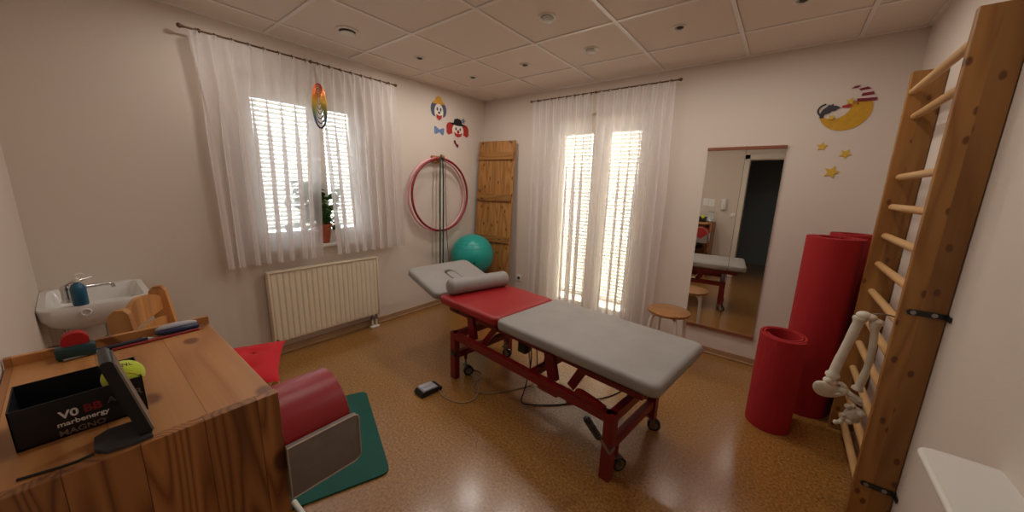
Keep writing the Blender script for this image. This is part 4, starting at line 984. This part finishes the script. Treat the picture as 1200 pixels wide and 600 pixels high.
b = MB(); b.cyl((.30, -3.38, .665), (.30, -3.38, .56), .018); b.cyl((.30, -3.38, .56), (.30, -3.38, .47), .028); b.tube([(.30, -3.38, .50), (.30, -3.42, .48), (.30, -3.5, .55), (.30, -3.598, .55)], .014, 12, smooth=2); b.build('siphon', 'chrome', sk, world=True)
for x in (.22, .42):
    b = MB(); b.tube([(x, -3.598, .50), (x, -3.55, .50), (x, -3.53, .53), (x, -3.53, .66)], .008, 10, smooth=1); b.ell((x, -3.56, .50), (.018, .022, .018), 14, 8); b.build('supply_valve', 'chrome', sk, world=True)
b = MB(); b.tube([(.503, -3.45+.016*math.cos(a), .765+.016*math.sin(a)) for a in [2*PI*i/20 for i in range(20)]], .004, 8, closed=True); b.build('overflow_ring', 'ceramic', sk, world=True)
t = thing('mixer_tap', 'chrome single-lever mixer tap on the wash basin', 'tap', (.375, -3.50, .80))
b = MB(); b.lathe([(.024, 0), (.024, .006), (.019, .01), (.018, .06), (.02, .065), (.016, .085), (.002, .09)]); b.build('body', 'chrome', t)
b = MB(); b.tube([(0, .0, .045), (-.02, .05, .062), (-.05, .12, .062), (-.065, .155, .055)], [.011, .010, .009, .009], 12, smooth=1); b.cyl((-.066, .158, .056), (-.068, .162, .035), .009); b.build('spout', 'chrome', t)
b = MB(); b.tube([(0, 0, .088), (0, .02, .098), (-.02, .09, .112)], [.010, .008, .006], 10, smooth=1); b.build('lever', 'chrome', t)
t = thing('soap_bottle', 'teal blue soap bottle standing on the wash basin rim', 'bottle', (.475, -3.46, .8005))
MB().lathe([(.024, 0), (.027, .004), (.027, .085), (.02, .105), (.010, .112), (.010, .12)], seg=24).build('bottle', 'soap', t)
b = MB(); b.cyl((0, 0, .118), (0, 0, .135), .011); b.cyl((0, 0, .135), (0, 0, .155), .003); b.tube([(0, 0, .155), (0, .02, .157), (0, .03, .152)], .004, 8); b.build('pump', 'white', t)

# ------------------------------------------------------------------ rear wall things (seen in the mirror)
t = thing('wall_intercom', 'cream intercom handset beside the doorway, seen in the mirror', 'intercom', (2.345, -L, 1.24))
MB().box((0, .012, 0), (.09, .024, .19), .006).build('base', 'white_rough', t); MB().box((.012, .036, 0), (.035, .026, .18), .01).build('handset', 'white', t)
for k, (x, z) in enumerate(((2.06, 1.27), (2.155, 1.262))):
    o = MB().box((x, -L+.002, z), (.088, .003, .125)).build('pinned_paper', 'paper', smooth=False); tag(o, ('left', 'right')[1-k]+' white sheet on the wall above the desk, as seen in the mirror', 'paper', 'sheets pinned above the desk')
t = thing('light_switch', 'white light switch on the rear wall beside the door frame', 'switch', (2.50, -L, 1.06))
MB().box((0, .005, 0), (.08, .01, .08), .003).build('plate', 'white', t); MB().box((0, .012, 0), (.05, .006, .05), .002).build('rocker', 'white_rough', t)

# ------------------------------------------------------------------ ceiling lamps
LAMPS = [(1.839, -1.422, 1, 'white-domed downlight in the ceiling, nearest to the room centre'), (1.84, -.80, 1, 'white-domed downlight in front of the balcony door curtain'), (1.212, -.80, 0, 'small recessed downlight between the two curtained openings'),
         (.57, -.79, 0, 'small recessed downlight nearest to the room corner'), (.56, -1.42, 0, 'small recessed downlight near the right end of the window rod'), (.571, -2.045, 2, 'ceiling disc valve above the middle of the window rod'),
         (2.47, -.82, 0, 'small recessed downlight above the right end of the door rod'), (3.09, -.80, 0, 'small recessed downlight above the moon decoration, rightmost')]
LAMPS += [(.57, -2.67, 0, 'added unseen downlight above the left end of the window rod'), (1.84, -2.67, 1, 'added unseen white-domed downlight straight above the viewer'), (3.09, -2.05, 0, 'added unseen downlight above the wall bars, beside the viewer')]  # out-of-view downlights, added to brighten the room
lamp_objs = []
for (x, y, k, lab) in LAMPS:
    if k == 2:
        t = thing('air_valve', lab, 'air vent', (x, y, H)); zc = -.008
        MB().lathe([(.078, .003), (.078, -.004), (.07, -.008), (.058, -.008), (.052, .004)], seg=36).build('ring', 'white', t)
        MB().lathe([(.001, -.012), (.046, -.016), (.05, -.018), (.046, -.022), (.001, -.024)], seg=36).build('disc', 'white', t)
        MB().cyl((0, 0, -.004), (0, 0, .003), .055).build('throat', 'black', t); continue
    t = thing('recessed_downlight', lab, 'ceiling light', (x, y, H), 0, 'downlights in the ceiling tiles')
    R = .056 if k else .046
    MB().lathe([(R, .003), (R, -.004), (R-.008, -.007), (R-.014, -.004), (R-.018, .003)], seg=32).build('trim_ring', 'white', t)
    MB().cyl((0, 0, -.001), (0, 0, .003), R-.016).build('reflector', 'steel', t)
    if k: MB().lathe([(.030, -.002), (.034, -.014), (.033, -.028), (.022, -.034), (.001, -.035)], seg=28).build('bulb', 'lamp_glass', t)
    else: MB().ell((.004, 0, -.003), (.020, .020, .009), 20, 10).build('bulb', 'dgrey' if k == 0 else 'lamp_glass', t)
    lamp_objs.append((x, y, k))

# ------------------------------------------------------------------ light
FILL_W = 2.7
for (x, y, k) in lamp_objs:
    l = bpy.data.lights.new('downlight', 'AREA'); l.shape = 'DISK'; l.size = .12; l.energy = FILL_W; l.color = (1, .96, .91)  # fill light added at each fitting; the ceiling lamps themselves are off
    o = bpy.data.objects.new('downlight', l); COL.objects.link(o); o.location = (x, y, H-.038 if k else H-.014)
w = bpy.data.worlds.new('sky'); SC.world = w; w.use_nodes = True; nt = w.node_tree
bg = nt.nodes['Background']; tc = nt.nodes.new('ShaderNodeTexCoord'); se = nt.nodes.new('ShaderNodeSeparateXYZ'); nt.links.new(tc.outputs['Generated'], se.inputs[0])
r = nt.nodes.new('ShaderNodeValToRGB'); e = r.color_ramp.elements; e[0].position = .40; e[0].color = (.62, .64, .66, 1); e[1].position = .52; e[1].color = (.80, .90, 1.0, 1)
mr = nt.nodes.new('ShaderNodeMapRange'); mr.inputs[1].default_value = -1; mr.inputs[2].default_value = 1; nt.links.new(se.outputs[2], mr.inputs[0]); nt.links.new(mr.outputs[0], r.inputs[0]); nt.links.new(r.outputs[0], bg.inputs[0])
bg.inputs[1].default_value = 7.5
s = bpy.data.lights.new('sun', 'SUN'); s.energy = 10; s.angle = math.radians(1.0); s.color = (1, .93, .82)
o = bpy.data.objects.new('sun', s); COL.objects.link(o); o.rotation_euler = Vector((-.12, -1.0, -1.15)).to_track_quat('-Z', 'Y').to_euler()
for nm, loc, rot, sx, sy in (('daylight_window', (-.23, -2.1, 1.55), Euler((0, -PI/2, 0)), 1.33, .96), ('daylight_door', (1.56, .23, 1.1), Euler((-PI/2, 0, 0)), 1.14, 2.2)):
    l = bpy.data.lights.new(nm, 'AREA'); l.shape = 'RECTANGLE'; l.size = sx; l.size_y = sy; l.cycles.is_portal = True
    o = bpy.data.objects.new(nm, l); COL.objects.link(o); o.location = loc; o.rotation_euler = rot

# ------------------------------------------------------------------ camera
F = 404.13; yaw, pit, rol = math.radians(37.843), math.radians(-11.474), math.radians(1.688)
cy, sy, cp, sp = math.cos(yaw), math.sin(yaw), math.cos(pit), math.sin(pit)
f = Vector((-sy*cp, cy*cp, sp)); r0 = Vector((cy, sy, 0)); u0 = r0.cross(f)
rr = r0*math.cos(rol)+u0*math.sin(rol); uu = -r0*math.sin(rol)+u0*math.cos(rol)
cam = bpy.data.cameras.new('camera'); cam.sensor_width = 36; cam.lens = 36*F/1200; cam.clip_start = .02
co = bpy.data.objects.new('camera', cam); COL.objects.link(co)
mt = Matrix((rr, uu, -f)).transposed().to_4x4(); mt.translation = (3.1778, -3.4306, 1.4464); co.matrix_world = mt
SC.camera = co
vs = SC.view_settings; vs.view_transform = 'Standard'; vs.look = 'None'; vs.gamma = 1; vs.exposure = 0.17; vs.use_curve_mapping = False
